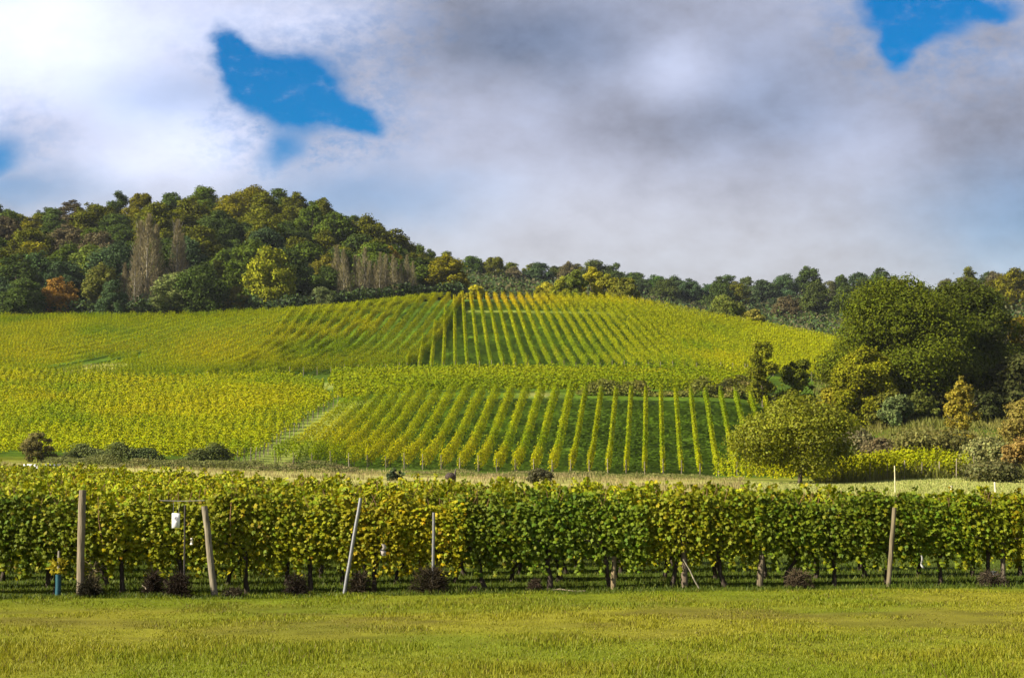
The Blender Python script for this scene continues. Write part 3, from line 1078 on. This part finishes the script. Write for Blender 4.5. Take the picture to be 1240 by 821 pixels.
for i, (px, Yd, H, rx, colr, lab) in enumerate([
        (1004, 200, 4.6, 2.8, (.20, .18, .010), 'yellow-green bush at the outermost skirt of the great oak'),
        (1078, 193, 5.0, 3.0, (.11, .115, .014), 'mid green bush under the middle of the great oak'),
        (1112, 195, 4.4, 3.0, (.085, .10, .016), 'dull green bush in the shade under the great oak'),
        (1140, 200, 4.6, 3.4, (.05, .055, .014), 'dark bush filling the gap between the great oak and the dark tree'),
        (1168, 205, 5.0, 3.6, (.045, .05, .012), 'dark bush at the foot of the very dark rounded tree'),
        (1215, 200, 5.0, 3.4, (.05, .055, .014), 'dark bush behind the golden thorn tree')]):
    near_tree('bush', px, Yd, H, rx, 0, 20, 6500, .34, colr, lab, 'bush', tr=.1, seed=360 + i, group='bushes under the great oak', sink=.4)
# crest bushes
for i, (px, Yd, H, rx, colr, lab) in enumerate([
        (662, 338, 3.4, 3.0, (.17, .16, .013), 'small yellow-green bush at the start of the crest thicket'),
        (680, 336, 4.4, 2.6, (.15, .16, .013), 'pale green bush second in the crest thicket'),
        (697, 335, 5.6, 3.2, (.085, .105, .014), 'dark green bush in the middle of the crest thicket'),
        (716, 340, 6.6, 3.0, (.20, .185, .012), 'golden bush rising highest in the crest thicket'),
        (736, 338, 5.6, 3.4, (.14, .14, .012), 'olive bush in the crest thicket beside the golden one'),
        (757, 335, 5.2, 3.3, (.09, .095, .012), 'dark rounded bush closing the crest thicket'),
        (575, 333, 2.6, 2.2, (.24, .22, .012), 'lone yellow bush on the crest of the vine hill'),
        (880, 345, 6.4, 4.2, (.075, .090, .015), 'dark rounded bush on the far shoulder of the vine hill'),
        (912, 342, 4.0, 2.9, (.14, .13, .02), 'small yellowish bush next to the dark one on the shoulder')]):
    near_tree('bush', px, Yd, H * 1.3, rx * 1.05, 0, 18, 9000, .30, tuple(c * 1.45 for c in colr), lab, 'bush', tr=.12, seed=330 + i, group='bushes on the crest of the vine hill', sink=.3)
# hedges along the terrace and the foot of the broad field
def hedge(name, pts, H, W, n, size, cols, label, cat, seed, mat=None):
    rng = np.random.default_rng(seed)
    pts = np.array(pts, float)
    sl = np.concatenate([[0], np.cumsum(np.linalg.norm(np.diff(pts, axis=0), axis=1))])
    q = rng.random(n) * sl[-1]
    X, Y = np.interp(q, sl, pts[:, 0]), np.interp(q, sl, pts[:, 1])
    hh = H * (.22 + 1.0 * sst(fbm(q, q * 0 + seed, 3.4, 81), .30, .66)) * (.7 + .6 * vnoise(q, q * 0 + seed, .9, 82))
    t = np.sqrt(rng.random(n))
    a = rng.uniform(-1, 1, n)
    ww = W * np.sqrt(np.clip(1 - t ** 2 * .8, 0, 1))
    Yo = Y + a * ww
    Xo = X + rng.normal(size=n) * .3
    z = ground(Xo, Yo) + hh * t
    Nn = unit(np.stack([rng.normal(size=n) * .5, a * 1.0, .5 + t], 1) + rng.normal(size=(n, 3)) * .45)
    k_ = (fbm(q, t * 3, 2.2, 91) * 1.999 * len(cols) / 2).astype(int) % len(cols)
    cc = np.array(cols)[k_] * rng.uniform(.65, 1.35, (n, 1))
    g = Geo()
    leaf_cards(g, np.stack([Xo, Yo, z], 1), Nn, size * rng.uniform(.6, 1.4, n), cc, rng, .8)
    return tag(g.build(name, mat or LEAF), label, cat)


P2 = lambda l: [at(px, Y)[:2] for px, Y in l]
hedge('hedge', P2([(700, 207), (790, 206), (850, 206), (905, 207)]), 1.9, 1.5, 11000, .24, [(.18, .17, .03), (.14, .15, .02), (.21, .18, .05)], 'olive brown hedge along the lower edge of the terrace rows', 'hedge', 401)
hedge('hedge', P2([(862, 208), (905, 209), (960, 208), (1000, 205)]), 2.2, 1.3, 7000, .24, [(.05, .055, .014), (.10, .10, .016)], 'dark hedge below the slender olive trees', 'hedge', 402)
hedge('bramble_hedge', P2([(78, 146), (110, 145), (150, 144), (190, 144), (240, 144), (278, 146)]), 1.45, 1.4, 17000, .17, [(.06, .085, .022), (.085, .105, .022), (.13, .105, .03)], 'dark green bramble hedge along the foot of the broad vine field', 'hedge', 403)
near_tree('bare_bush', 46, 143, 2.9, 1.7, 0, 16, 7000, .13, (.13, .115, .035), 'brown twiggy rounded bush at the outer end of the bramble hedge', 'bush', tr=.05, seed=341, tone=.5)
near_tree('shrub', 478, 120, 1.2, .8, 0, 10, 1500, .16, (.06, .085, .03), 'small dark green shrub standing in the dry grass of the track', 'shrub', tr=.04, seed=342, mat=LEAF)
near_tree('shrub', 652, 116, 1.3, 1.3, 0, 14, 2600, .16, (.07, .068, .025), 'dark brown-green shrub in the dry grass below the slanting lower rows', 'shrub', tr=.04, seed=343, mat=LEAF)

hedge('scrub', P2([(60, 139), (140, 137), (220, 138), (300, 141), (430, 146)]), .7, 2.2, 15000, .13, [(.17, .16, .045), (.12, .13, .03), (.22, .19, .07)], 'tan and olive scrub strip in front of the bramble hedge', 'scrub', 404)
hedge('scrub', P2([(500, 150), (560, 148), (610, 147), (700, 150), (860, 150)]), .45, 1.6, 8000, .12, [(.22, .20, .07), (.16, .17, .04)], 'low tawny scrub strip under the ends of the lower vine rows', 'scrub', 405)

# ------------------------------------------------------------------ grass
def blades(name, X, Y, hgt, wid, cols, seed, lean=.5, label=None, cat=None):
    rng = np.random.default_rng(seed)
    n = len(X)
    Z = ground(X, Y)
    a = rng.random(n) * 2 * PI
    h = hgt * rng.uniform(.5, 1.3, n)
    side = np.stack([np.cos(a), np.sin(a), np.zeros(n)], 1) * (wid * rng.uniform(.6, 1.3, n))[:, None]
    la = rng.random(n) * 2 * PI
    ln = h * lean * rng.random(n)
    B = np.stack([X, Y, Z - .01], 1)
    T = B + np.stack([np.cos(la) * ln, np.sin(la) * ln, h], 1)
    mid = B + (T - B) * .55 + np.array([0, 0, 1]) * (h * .10)[:, None]
    V = np.stack([B - side, B + side, mid + side * .7, T, mid - side * .7], 1)
    g = Geo()
    g.add(V.reshape(-1, 3), np.arange(5 * n).reshape(-1, 5), np.repeat(cols, 5, 0))
    return tag(g.build(name, GRASS), label, cat, kind='stuff')


rg = np.random.default_rng(77)
n = 300000
Y = 13.2 + 17 * rg.random(n) ** 1.25
X = rg.uniform(-1, 1, n) * (Y * .335 + 2.6)
pn, pm = fbm(X, Y, 3.5, 11), fbm(X, Y * 1.6, 9, 21)
worn = np.exp(-((Y - 24.6 - .06 * X) / 2.6) ** 2) * sst(fbm(X, Y * 2.2, 1.5, 31), .46, .60)
keep = rg.random(n) > worn * .15
X, Y, pn, pm, worn = X[keep], Y[keep], pn[keep], pm[keep], worn[keep]
cc = lerp(np.array([[.140, .175, .005]]), np.array([.215, .210, .011]), sst(pn * .6 + pm * .5 + rg.normal(size=len(X)) * .08, .42, .72))
cc = lerp(cc, np.array([.11, .082, .022]), worn * (.1 + .75 * rg.random(len(X))) + (rg.random(len(X)) < .05))
cc = cc * rg.uniform(.85, 1.15, (len(X), 1))
h = (.030 + .050 * sst(fbm(X, Y, 1.1, 15), .35, .7)) * (1.25 - .45 * sst(Y, 18, 23)) * (1 - .35 * worn)
blades('grass', X, Y, h, .0046 + .0002 * (Y - 13), cc, 78, .8, 'short yellowing green meadow grass before the vineyard', 'grass')
n = 130000
Y = 28 + 46 * rg.random(n) ** 1.7
X = (rg.uniform(-60, 1300, n) - 620) / FPX * Y
keep = Y - .157 * X > 29.4
X, Y = X[keep], Y[keep]

cc = lerp(np.array([[.048, .080, .005]]), np.array([.10, .11, .010]), rg.random(len(X)) ** 2) * rg.uniform(.7, 1.3, (len(X), 1))  # blade colours darkened to carry the shade below the canopy
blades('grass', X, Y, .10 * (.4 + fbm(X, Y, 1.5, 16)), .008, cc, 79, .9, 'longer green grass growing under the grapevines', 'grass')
n = 60000
Y = rg.uniform(92, 158, n)
X = (rg.uniform(-60, 900, n) - 620) / FPX * Y
u_ = 620 + X / Y * FPX
den_ = fbm(X, Y * 2.2, 7, 17)
keep = (den_ + .25 * np.exp(-((Y - 146) / 9) ** 2) > .55 + .1 * rg.random(n)) & (Y < np.interp(u_, [0, 300, 330, 900], [147, 150, 159, 160]))
X, Y, den_ = X[keep], Y[keep], den_[keep]
cc = lerp(np.array([[.36, .28, .13]]), np.array([.20, .19, .05]), fbm(X, Y, 5, 19) * 1.6 - .3) * rg.uniform(.6, 1.25, (len(X), 1))
blades('dry_grass', X, Y, .06 + 1.5 * (den_ - .5), .022, cc, 80, .7, 'tall straw coloured grass along the track below the hill', 'grass')
n = 26000
Y = rg.uniform(78, 122, n)
X = (rg.uniform(860, 1300, n) - 620) / FPX * Y
cc = lerp(np.array([[.24, .28, .07]]), np.array([.32, .30, .10]), rg.random(n)) * rg.uniform(.8, 1.2, (n, 1))
blades('grass', X, Y, .12 * np.ones(n), .03, cc, 81, .8, 'pale mown grass strip between the vineyard and the shrubs', 'grass')

n = 70000
Y = rg.uniform(118, 345, n)
X = (rg.uniform(985, 1310, n) - 620) / FPX * Y
cc = lerp(np.array([[.11, .125, .015]]), np.array([.19, .17, .04]), fbm(X, Y, 5, 23) * 2 - .5) * rg.uniform(.65, 1.3, (n, 1))
blades('rough_grass', X, Y, .25 + .9 * sst(fbm(X, Y, 4, 24), .4, .75), .05, cc, 82, .8, 'rough tufted grass on the bank round the great oak', 'grass')
# ------------------------------------------------------------------ the near vineyard: single grapevines
def foliage_mesh(seed, n=2700, half=.68, top=1.86, low=.44, size=.079):
    rng = np.random.default_rng(seed)
    x = rng.uniform(-1, 1, n) * half
    cap = top * (.86 + .15 * vnoise(x * 3, x * 0 + seed, .8, seed))
    t = rng.random(n) ** .75
    lo = low + .28 * vnoise(x * 3, x * 0 + seed, .5, seed + 3)
    z = lo + (cap - lo) * t
    off = rng.uniform(-1, 1, n)
    y = np.sign(off) * np.abs(off) ** .55 * (.34 - .16 * np.abs(t - .45))
    # hanging and upright shoots
    for _ in range(13):
        m = rng.integers(10, 20)
        i = rng.integers(0, n - m)
        xs_ = rng.uniform(-half, half)
        up = rng.random() < .35
        q = np.linspace(0, 1, m)
        x[i:i + m] = xs_ + rng.normal() * .12 * q + rng.normal(size=m) * .03
        y[i:i + m] = rng.choice([-1, 1]) * (.14 + .10 * q) + rng.normal(size=m) * .03
        z[i:i + m] = (top * .9 + q * .26) if up else (low + .35 - q * .46)
    P = np.stack([x, y, z], 1)
    Nn = unit(np.stack([rng.normal(size=n) * .45, np.sign(y) * 1.0, .45 + .5 * (t - .3)], 1) + rng.normal(size=(n, 3)) * .38)
    tone = rng.uniform(.68, 1.22, n)
    c = np.ones((n, 3)) * tone[:, None]
    yl = rng.random(n) < .13
    c[yl] *= np.array([1.45, 1.15, .7])
    br = rng.random(n) < .02
    c[br] *= np.array([1.0, .65, .9])
    gr = rng.random(n) < .2
    c[gr] *= np.array([.72, .95, .9])
    g = Geo()
    vine_leaves(g, P, Nn, size * rng.uniform(.6, 1.25, n), c, rng)
    return g.mesh('foliage')


def trunk_mesh(seed):
    rng = np.random.default_rng(seed)
    g = Geo()
    lean = rng.normal() * .12
    p = [np.array([0, 0, -.08]), np.array([lean * .3 + rng.normal() * .03, rng.normal() * .03, .25]), np.array([lean * .7 + rng.normal() * .04, rng.normal() * .03, .5]), np.array([lean, 0, .78])]
    r = rng.uniform(.034, .055)
    tube(g, p, [r * 1.5, r, r * .95, r * 1.2], (.048, .037, .028), 7)
    for s in (-1, 1):
        e = p[3] + np.array([s * .45, rng.normal() * .04, .12 + rng.random() * .1])
        tube(g, [p[3], (p[3] + e) / 2 + (0, 0, .06), e], [r * .8, r * .55, r * .3], (.048, .037, .028), 5)
    for _ in range(4):
        s = p[3] + np.array([rng.uniform(-.4, .4), 0, .1])
        tube(g, [s, s + (rng.normal() * .1, rng.normal() * .05, .5), s + (rng.normal() * .15, rng.normal() * .08, 1.0)], [.012, .009, .005], (.15, .09, .045), 4)
    return g.mesh('trunk')


FM = [foliage_mesh(500 + i) for i in range(10)]
TM = [trunk_mesh(530 + i) for i in range(8)]
for m_ in FM: m_.materials.append(LEAF)
for m_ in TM: m_.materials.append(BARK)
VG, VYG, VY, VD = np.array([.125, .165, .006]), np.array([.195, .208, .005]), np.array([.29, .265, .005]), np.array([.088, .135, .007])


def vine_colour(u, j, rr):
    """green and yellow vines in the order they stand in the front row"""
    ks = [(-40, VG), (40, VG), (110, VYG * .9), (180, VYG), (240, VYG), (300, VYG * 1.05), (345, VYG), (400, VYG * 1.15), (455, VY * .85), (515, VY), (545, VG), (600, VG), (690, VD * 1.15), (760, VG), (800, VYG), (850, VYG * .85), (930, VG * 1.1), (1010, VG), (1080, VG), (1150, VG), (1180, VYG), (1210, VG), (1238, VY * .85), (1290, VYG)]
    c = np.array([np.interp(u, [k_[0] for k_ in ks], [k_[1][q] for k_ in ks]) for q in range(3)])
    if j >= 1:
        c = c * .5 + (VYG * 1.1) * .5
    if j >= 2:
        c = c * .2 + (VYG * 1.25 * (1 - .0 * rr) + VY * .25 * rr) * .8
    return c * rr_scale(rr)


def rr_scale(rr):
    return .85 + .3 * rr


def words_for(c):
    r = c[0] / c[1]
    return 'bright yellow' if r > 1.2 else 'yellow-green' if r > .88 else 'green' if r > .68 else 'deep green'


rv = random.Random(12)
nv = 0
GV = 'grapevines of the near vineyard'
for j in range(24):
    y_front = 30.6 + 2.0 * j
    Ymax_at = lambda u: np.interp(u, [-60, 0, 130, 260, 420, 620, 1000, 1240], [74, 71, 60, 51, 45, 41, 36.5, 34.5])
    X = -14.2 - j * .55 + rv.random() * .5
    first = True
    kf = 0
    while X < 17:
        Yv = y_front + .157 * X * (1 - j * .02)
        u_, _ = pu(np.array(X), np.array(Yv))
        if u_ > (1400 if j < 3 else 1290): break
        if u_ > (-150 if j < 3 else -70) and Yv < Ymax_at(u_) and nv < 296:
            rr = rv.random()
            zz = float(ground(X, Yv))
            colr = vine_colour(float(u_), j, rr)
            root = empty('grapevine', (X, Yv, zz), math.atan(.157) + rv.uniform(-.06, .06) + (PI if rv.random() < .5 else 0))
            s = rv.uniform(.93, 1.06) * float(np.interp(u_, [600, 1240], [1.0, .94]))
            root.scale = (1, 1.0, s)
            f = bpy.data.objects.new('foliage', rv.choice(FM))
            f.parent = root
            C.objects.link(f)
            f.color = (*colr, 1)
            t = bpy.data.objects.new('trunk', rv.choice(TM))
            t.parent = root
            C.objects.link(t)
            t.rotation_euler = (0, 0, rv.random() * .6)
            kf += 1
            nm = words_for(colr)
            if j == 0:
                dlt = u_ - 70
                if dlt < 0: lab = f'{nm} grapevine in the front row, on the outer side of the teal sleeve' + (', farther one' if dlt < -72 else '')
                else: lab = f'{nm} grapevine in the front row, {ordinal(int(dlt // 71) + 1)} past the teal sleeve'
                lab = lab.replace(', on the outer side of the teal sleeve', ', outside the teal sleeve')
            elif j == 1:
                lab = f'{nm} grapevine in the second row behind the posts, {ordinal(kf)} counted from the tubed end'
            else:
                lab = 'grapevine deeper in the near vineyard, showing mostly its yellow-green top'
            tag(root, lab, 'grapevine', GV)
            nv += 1
        X += rv.uniform(1.0, 1.2)
print('grapevines', nv)

# ------------------------------------------------------------------ posts and small things by the front row
def front(px, off=-.5):
    """a spot on the line of the front row, off metres from its middle"""
    Yr = 30.6
    for _ in range(4): Yr = 30.6 + .157 * (px - 620) * Yr / FPX
    return at(px, Yr + off)


def post(name, top, base, rad, mat, colr, label, cat, Yd=None, group=None, k=10, off=-.5, depth=.0):
    X, Y, Z = front(base[0], off) if Yd is None else at(base[0], Yd)
    c = Y * math.cos(PITCH) + (Z - EYE) * math.sin(PITCH)
    h = (base[1] - top[1]) / FPX * c
    dxm = (top[0] - base[0]) / FPX * c
    root_g = Geo()
    n_ = 9
    rng = np.random.default_rng(int(base[0]))
    q = np.linspace(0, 1, n_)
    pts = np.stack([dxm * q + rng.normal(size=n_) * rad * .06, depth * q, -.15 + (h + .15) * q], 1)
    tube(root_g, pts, rad * (1.06 - .12 * q + rng.normal(size=n_) * .02), colr, k)
    o = root_g.build(name, mat, None, False)
    o.location = (X, Y, Z)
    return tag(o, label, cat, group)


WG = 'wooden posts of the front row'
post('wooden_post', (97, 591), (97, 719), .068, WOOD, (.17, .14, .095), 'thick upright weathered wooden post with brown tuft at its foot', 'post', group=WG)
post('wooden_post', (246, 607), (261, 716), .06, WOOD, (.18, .155, .11), 'pale wooden post leaning beside the white notice', 'post', group=WG)
post('wooden_post', (828, 604), (829, 711), .06, WOOD, (.13, .10, .07), 'brown wooden post half sunk in leaves behind the leaning stick', 'post', group=WG, off=-.12)
post('wooden_post', (925, 648), (919, 706), .065, WOOD, (.12, .095, .06), 'short brown wooden post standing in the shade under green leaves', 'post', group=WG, off=-.12)
post('wooden_post', (1085, 614), (1075, 709), .045, WOOD, (.14, .115, .07), 'tan wooden post leaning over among deep green vines', 'post', group=WG)
post('wooden_post', (1217, 640), (1214, 709), .05, WOOD, (.12, .10, .07), 'thin brown wooden post near the yellow vine at the row end', 'post', group=WG, off=-.12)
post('wooden_post', (744, 676), (742, 716), .05, WOOD, (.19, .145, .08), 'tan vine trunk base under the green vines beyond the lying stick', 'post', group=WG, off=-.12)  # a vine's bare trunk base, modelled with the post shape
post('metal_post', (436, 597), (415, 713), .036, METAL, (.22, .225, .235), 'slim grey metal post leaning over the yellow-green vines', 'post')
post('metal_post', (525, 597), (524, 694), .030, METAL, (.22, .22, .23), 'upright thin grey metal stake between yellow and green vines', 'post')
post('thin_rod', (222, 604), (223, 714), .018, PAINT, (.03, .025, .02), 'thin dark rod upright between the white notice and the leaning wooden post', 'rod')
post('thin_rod', (70, 645), (70, 700), .022, PAINT, (.20, .18, .14), 'short grey rod rising out of the teal sleeve', 'rod')

XF, YF, ZF = front(222, -.42)
# two bare wires in front of the leaves beside the leaning post
g = Geo()
a0, a1 = np.array([-.45, 0, 1.74]), np.array([.36, .05, 1.74])
tube(g, [a0, (a0 + a1) / 2 + (0, 0, -.01), a1], .006, (.45, .43, .38), 5)
o = g.build('trellis_wire', METAL)
o.location = (XF, YF - .06, ZF)
tag(o, 'bare trellis wire stretched from the leaning wooden post past the dark rod', 'wire')
# white notice: plate, frame lines, printed marks
nx_, ny_, nz_ = front(212, -.44)
root = empty('notice_sign', (nx_, ny_ - .05, nz_ + 1.37))
tag(root, 'small white notice hung on the wire beside the dark rod', 'notice')
g = Geo()
box(g, (-.072, -.004, -.135), (.072, .004, .135), (.80, .80, .78))
g.build('plate', PAINT, root)
g = Geo()
th = np.linspace(0, 2 * PI, 13)
for r_, zc in ((.030, .04), (.013, .04)):
    tube(g, np.stack([np.cos(th) * r_, th * 0 - .006, np.sin(th) * r_ + zc], 1), .006, (.30, .30, .36), 4)
for i, wl in enumerate((.09, .07, .10, .06)):
    box(g, (-wl / 2, -.0065, -.052 - i * .018), (wl / 2, -.005, -.046 - i * .018), (.35, .35, .4))
g.build('print', PAINT, root)
g = Geo()
tube(g, [(-.05, 0, .13), (-.05, .02, .33)], .003, (.3, .3, .3), 4)
tube(g, [(.05, 0, .13), (.05, .02, .33)], .003, (.3, .3, .3), 4)
g.build('hanger', METAL, root)
# teal sleeve with a young vine
X, Y, Z = front(70, -.5)
root = empty('vine_sleeve', (X, Y, Z))
tag(root, 'teal plastic sleeve round a young vine near the thick upright post', 'sleeve')
g = Geo()
tube(g, [(0, 0, 0), (.005, 0, .2), (0, 0, .40)], [.052, .05, .052], (.008, .060, .080), 10, False)
tube(g, [(0, 0, .40), (0, 0, .2), (0, 0, .02)], [.046, .044, .046], (.01, .08, .10), 10, False)
g.build('sleeve_tube', PAINT, root)
g = Geo()
rng = np.random.default_rng(8)
n = 46
P = np.stack([rng.normal(size=n) * .07, rng.normal(size=n) * .06, .42 + rng.random(n) * .24], 1)
vine_leaves(g, P, unit(rng.normal(size=(n, 3)) + np.array([0, -.8, .4])), .10 * rng.uniform(.7, 1.2, n), np.array([.25, .21, .008]) * rng.uniform(.8, 1.2, (n, 1)), rng)
g.build('young_leaves', LEAF, root)
# white plastic scraps
def scrap(px, y, wpx, hpx, label, colr=(.7, .68, .68), Yo=-.45, seed=1):
    rng = np.random.default_rng(seed)
    X, Y, Z = front(px, 0)
    c = Y
    w_, h_ = wpx / FPX * c, hpx / FPX * c
    zc = (714 - y) / FPX * c
    n_ = 7
    g = Geo()
    q = np.linspace(0, 1, n_)
    ptsl = np.stack([-w_ / 2 + rng.normal(size=n_) * w_ * .15, rng.normal(size=n_) * .03, -h_ / 2 + h_ * q], 1)
    ptsr = ptsl + np.array([w_, .02, 0]) * (.6 + .4 * rng.random((n_, 1)))
    back = np.array([0, .012, 0])
    V = np.concatenate([ptsl, ptsr, ptsl + back, ptsr + back])
    F = []
    for i in range(n_ - 1):
        F += [[i, n_ + i, n_ + i + 1, i + 1], [2 * n_ + i, 2 * n_ + i + 1, 3 * n_ + i + 1, 3 * n_ + i],
              [i, i + 1, 2 * n_ + i + 1, 2 * n_ + i], [n_ + i, 3 * n_ + i, 3 * n_ + i + 1, n_ + i + 1]]
    g.add(V, F, colr)
    o = g.build('plastic_scrap', PAINT)
    o.location = (X, Y + Yo, Z + zc)
    return tag(o, label, 'scrap')


scrap(467, 663, 6, 14, 'crumpled whitish plastic scrap caught under the yellow vines', (.36, .32, .30), seed=2)
scrap(1111, 685, 3, 15, 'narrow white strip hanging on a trunk past the leaning tan post', (.38, .38, .35), seed=3)
scrap(1197, 699, 8, 5, 'bluish white litter lying in grass near the yellow end vine', (.32, .37, .42), seed=4)
scrap(237, 650, 3, 8, 'tiny pale scrap between the dark rod and leaning wooden post', (.62, .58, .48), seed=5)
# sticks
def stick(p0, p1, rad, colr, label, Yo=-.3, flat=False):
    X, Y, Z = front(p1[0], -.55)
    c = Y
    d = np.array([(p0[0] - p1[0]) / FPX * c, .02, (p1[1] - p0[1]) / FPX * c])
    g = Geo()
    rng = np.random.default_rng(int(p0[0]))
    q = np.linspace(0, 1, 6)[:, None]
    tube(g, d * q + rng.normal(size=(6, 3)) * rad * .5 + np.array([0, 0, rad]), rad * (1.1 - .4 * q[:, 0]), colr, 6)
    o = g.build('stick', WOOD)
    o.location = (X, Y, Z)
    return tag(o, label, 'stick')


stick((828, 680), (847, 715), .014, (.26, .23, .17), 'pale bent stick leaning from a dark trunk by the half sunk post')
stick((655, 716), (710, 718), .018, (.20, .17, .11), 'pale stick lying in the grass under the deep green vines')
stick((172, 686), (184, 698), .012, (.34, .28, .2), 'thin broken twig beside the brown tufts near the notice')

# brown dead tufts at the foot of posts and trunks
def tuft(px, y, wpx, hpx, label, colr=(.046, .038, .020), n=520, seed=1):
    n = int(n * 2.2)
    colr = np.array(colr) * np.array([.42, .46, .50])
    rng = np.random.default_rng(seed)
    X, Y, Z = front(px, -.42 - max(0, y - 716) * .05)
    w_, h_ = wpx / FPX * Y, hpx * .8 / FPX * Y
    g = Geo()
    a = rng.random(n) * 2 * PI
    r0 = w_ * .42 * np.sqrt(rng.random(n)) * (.65 + .35 * np.sin(a * 3 + seed) + .2 * np.sin(a * 5 + 2 * seed))
    B = np.stack([np.cos(a) * r0, np.sin(a) * r0 * .7, rng.random(n) ** 1.5 * h_ * .75 * np.sqrt(np.clip(1 - (r0 / (w_ * .45)) ** 2, .05, 1))], 1)
    dr = unit(np.stack([np.cos(a) * .8, np.sin(a) * .8, rng.uniform(-.3, 1.3, n)], 1) + rng.normal(size=(n, 3)) * .9)
    ln = h_ * rng.uniform(.12, .38, n)[:, None] * (1.2 - r0 / w_)[:, None]
    sdv = unit(np.cross(dr, rng.normal(size=(n, 3)))) * .0065
    T = B + dr * ln
    T[:, 2] = np.abs(T[:, 2] - .02)
    V = np.stack([B - sdv, B + sdv, T + sdv * .5, T - sdv * .5], 1)
    g.add(V.reshape(-1, 3), np.arange(4 * n).reshape(-1, 4), np.repeat(np.array(colr) * rng.uniform(.5, 1.7, (n, 1)), 4, 0))
    o = g.build('dead_tuft', FOREST)
    o.location = (X, Y - .05, Z)
    return tag(o, label, 'tuft', 'dead weed tufts at the front row')


tuft(108, 724, 40, 34, 'dark brown tuft heaped at the thick upright post', seed=1)
tuft(112, 716, 18, 60, 'tall pale straw tuft against the thick upright post', (.26, .19, .10), 160, 11)
tuft(186, 716, 28, 44, 'dark dead tuft nearest the thin broken twig', (.06, .04, .025), seed=2)
tuft(217, 720, 36, 46, 'dark dead tuft under the white notice and rod', (.06, .04, .025), seed=3)
tuft(283, 721, 40, 20, 'low brown tuft past the leaning wooden post', (.10, .075, .04), seed=4)
tuft(523, 718, 56, 48, 'round dark brown tuft hiding the foot of the upright metal stake', (.075, .055, .030), 800, seed=5)
tuft(574, 722, 18, 14, 'small brown clod-like tuft in the mown grass', (.06, .04, .03), seed=6)
tuft(436, 716, 34, 40, 'brown tuft around a black trunk past the leaning metal post', (.10, .07, .04), seed=7)
tuft(966, 711, 44, 34, 'light brown tuft under the green vines after the short post', (.16, .11, .06), seed=8)
tuft(1200, 710, 52, 30, 'wide brown tuft beside the bluish white litter', (.14, .10, .06), seed=9)
tuft(360, 712, 34, 40, 'dark brown tuft under the yellow-green vines midway to the metal post', (.06, .042, .028), seed=10)
tuft(648, 717, 22, 24, 'brown tuft at the start of the lying stick', (.12, .08, .05), seed=12)

# things along the track
X, Y, Z = at(52, 96)
root = empty('water_trough', (X, Y, Z))
tag(root, 'long pale metal water trough half hidden behind the yellow vine tops', 'trough')
Lx = 1.12
zt = pix_z(96, 562) - Z
g = Geo()
box(g, (-Lx, -.32, zt - .5), (Lx, -.28, zt), (.34, .36, .40))
box(g, (-Lx, .28, zt - .5), (Lx, .32, zt), (.34, .36, .40))
box(g, (-Lx, -.279, zt - .5), (-Lx + .04, .279, zt - .004), (.6, .62, .66))
box(g, (Lx - .04, -.279, zt - .5), (Lx, .279, zt - .004), (.6, .62, .66))
box(g, (-Lx + .041, -.279, zt - .5), (Lx - .041, .279, zt - .45), (.5, .52, .55))
g.build('basin', PAINT, root)
for sx in (-.9, .9):
    g = Geo()
    tube(g, [(sx, -.2, -.1), (sx, -.2, zt - .5)], .04, (.2, .2, .2), 6)
    tube(g, [(sx, .2, -.1), (sx, .2, zt - .5)], .04, (.2, .2, .2), 6)
    g.build('leg', METAL, root)
post('wooden_stake', (54, 549), (55, 563), .05, WOOD, (.50, .40, .16), 'short yellowish stake in front of the pale trough', 'stake', Yd=95)
post('wooden_stake', (713, 572), (713, 585), .045, WOOD, (.05, .04, .03), 'short black stake in the dry track below the lower block', 'stake', Yd=104)
post('wooden_stake', (1205, 584), (1206, 602), .05, WOOD, (.55, .50, .36), 'pale fence stake at the edge of the mown strip by the low dark shrub', 'stake', Yd=82)
post('wooden_stake', (1152, 591), (1154, 606), .06, WOOD, (.50, .46, .30), 'pale stake just above the vine tops in the mown strip', 'stake', Yd=78)
post('wooden_stake', (1084, 568), (1084, 602), .03, WOOD, (.52, .48, .30), 'thin tall pale stake before the small vine plot', 'stake', Yd=84)
# tree stump with an upright stub in the dry grass
X, Y, Z = at(546, 116)
root = empty('tree_stump', (X, Y, Z - .05))
tag(root, 'dark gnarled stump with an upright broken stub in the dry track grass', 'stump')
g = Geo()
zb = pix_z(116, 581) - Z
rng = np.random.default_rng(4)
q = np.linspace(0, 1, 8)
tube(g, np.stack([-.42 + q * .75, q * 0, zb + .22 + .08 * np.sin(q * PI)], 1), .10 + .20 * np.sin(q * PI) ** .7, (.05, .038, .032), 9)
g.build('log', BARK, root)
g = Geo()
tube(g, [(.26, 0, -.1), (.28, 0, zb + .25), (.31, 0, zb + .6), (.38, 0, zb + .88)], [.10, .10, .07, .04], (.09, .075, .065), 7)
g.build('stub', BARK, root)
g = Geo()
tube(g, [(-.1, 0, -.1), (-.12, 0, zb + .1)], [.05, .06], (.06, .045, .04), 6)
g.build('root', BARK, root)
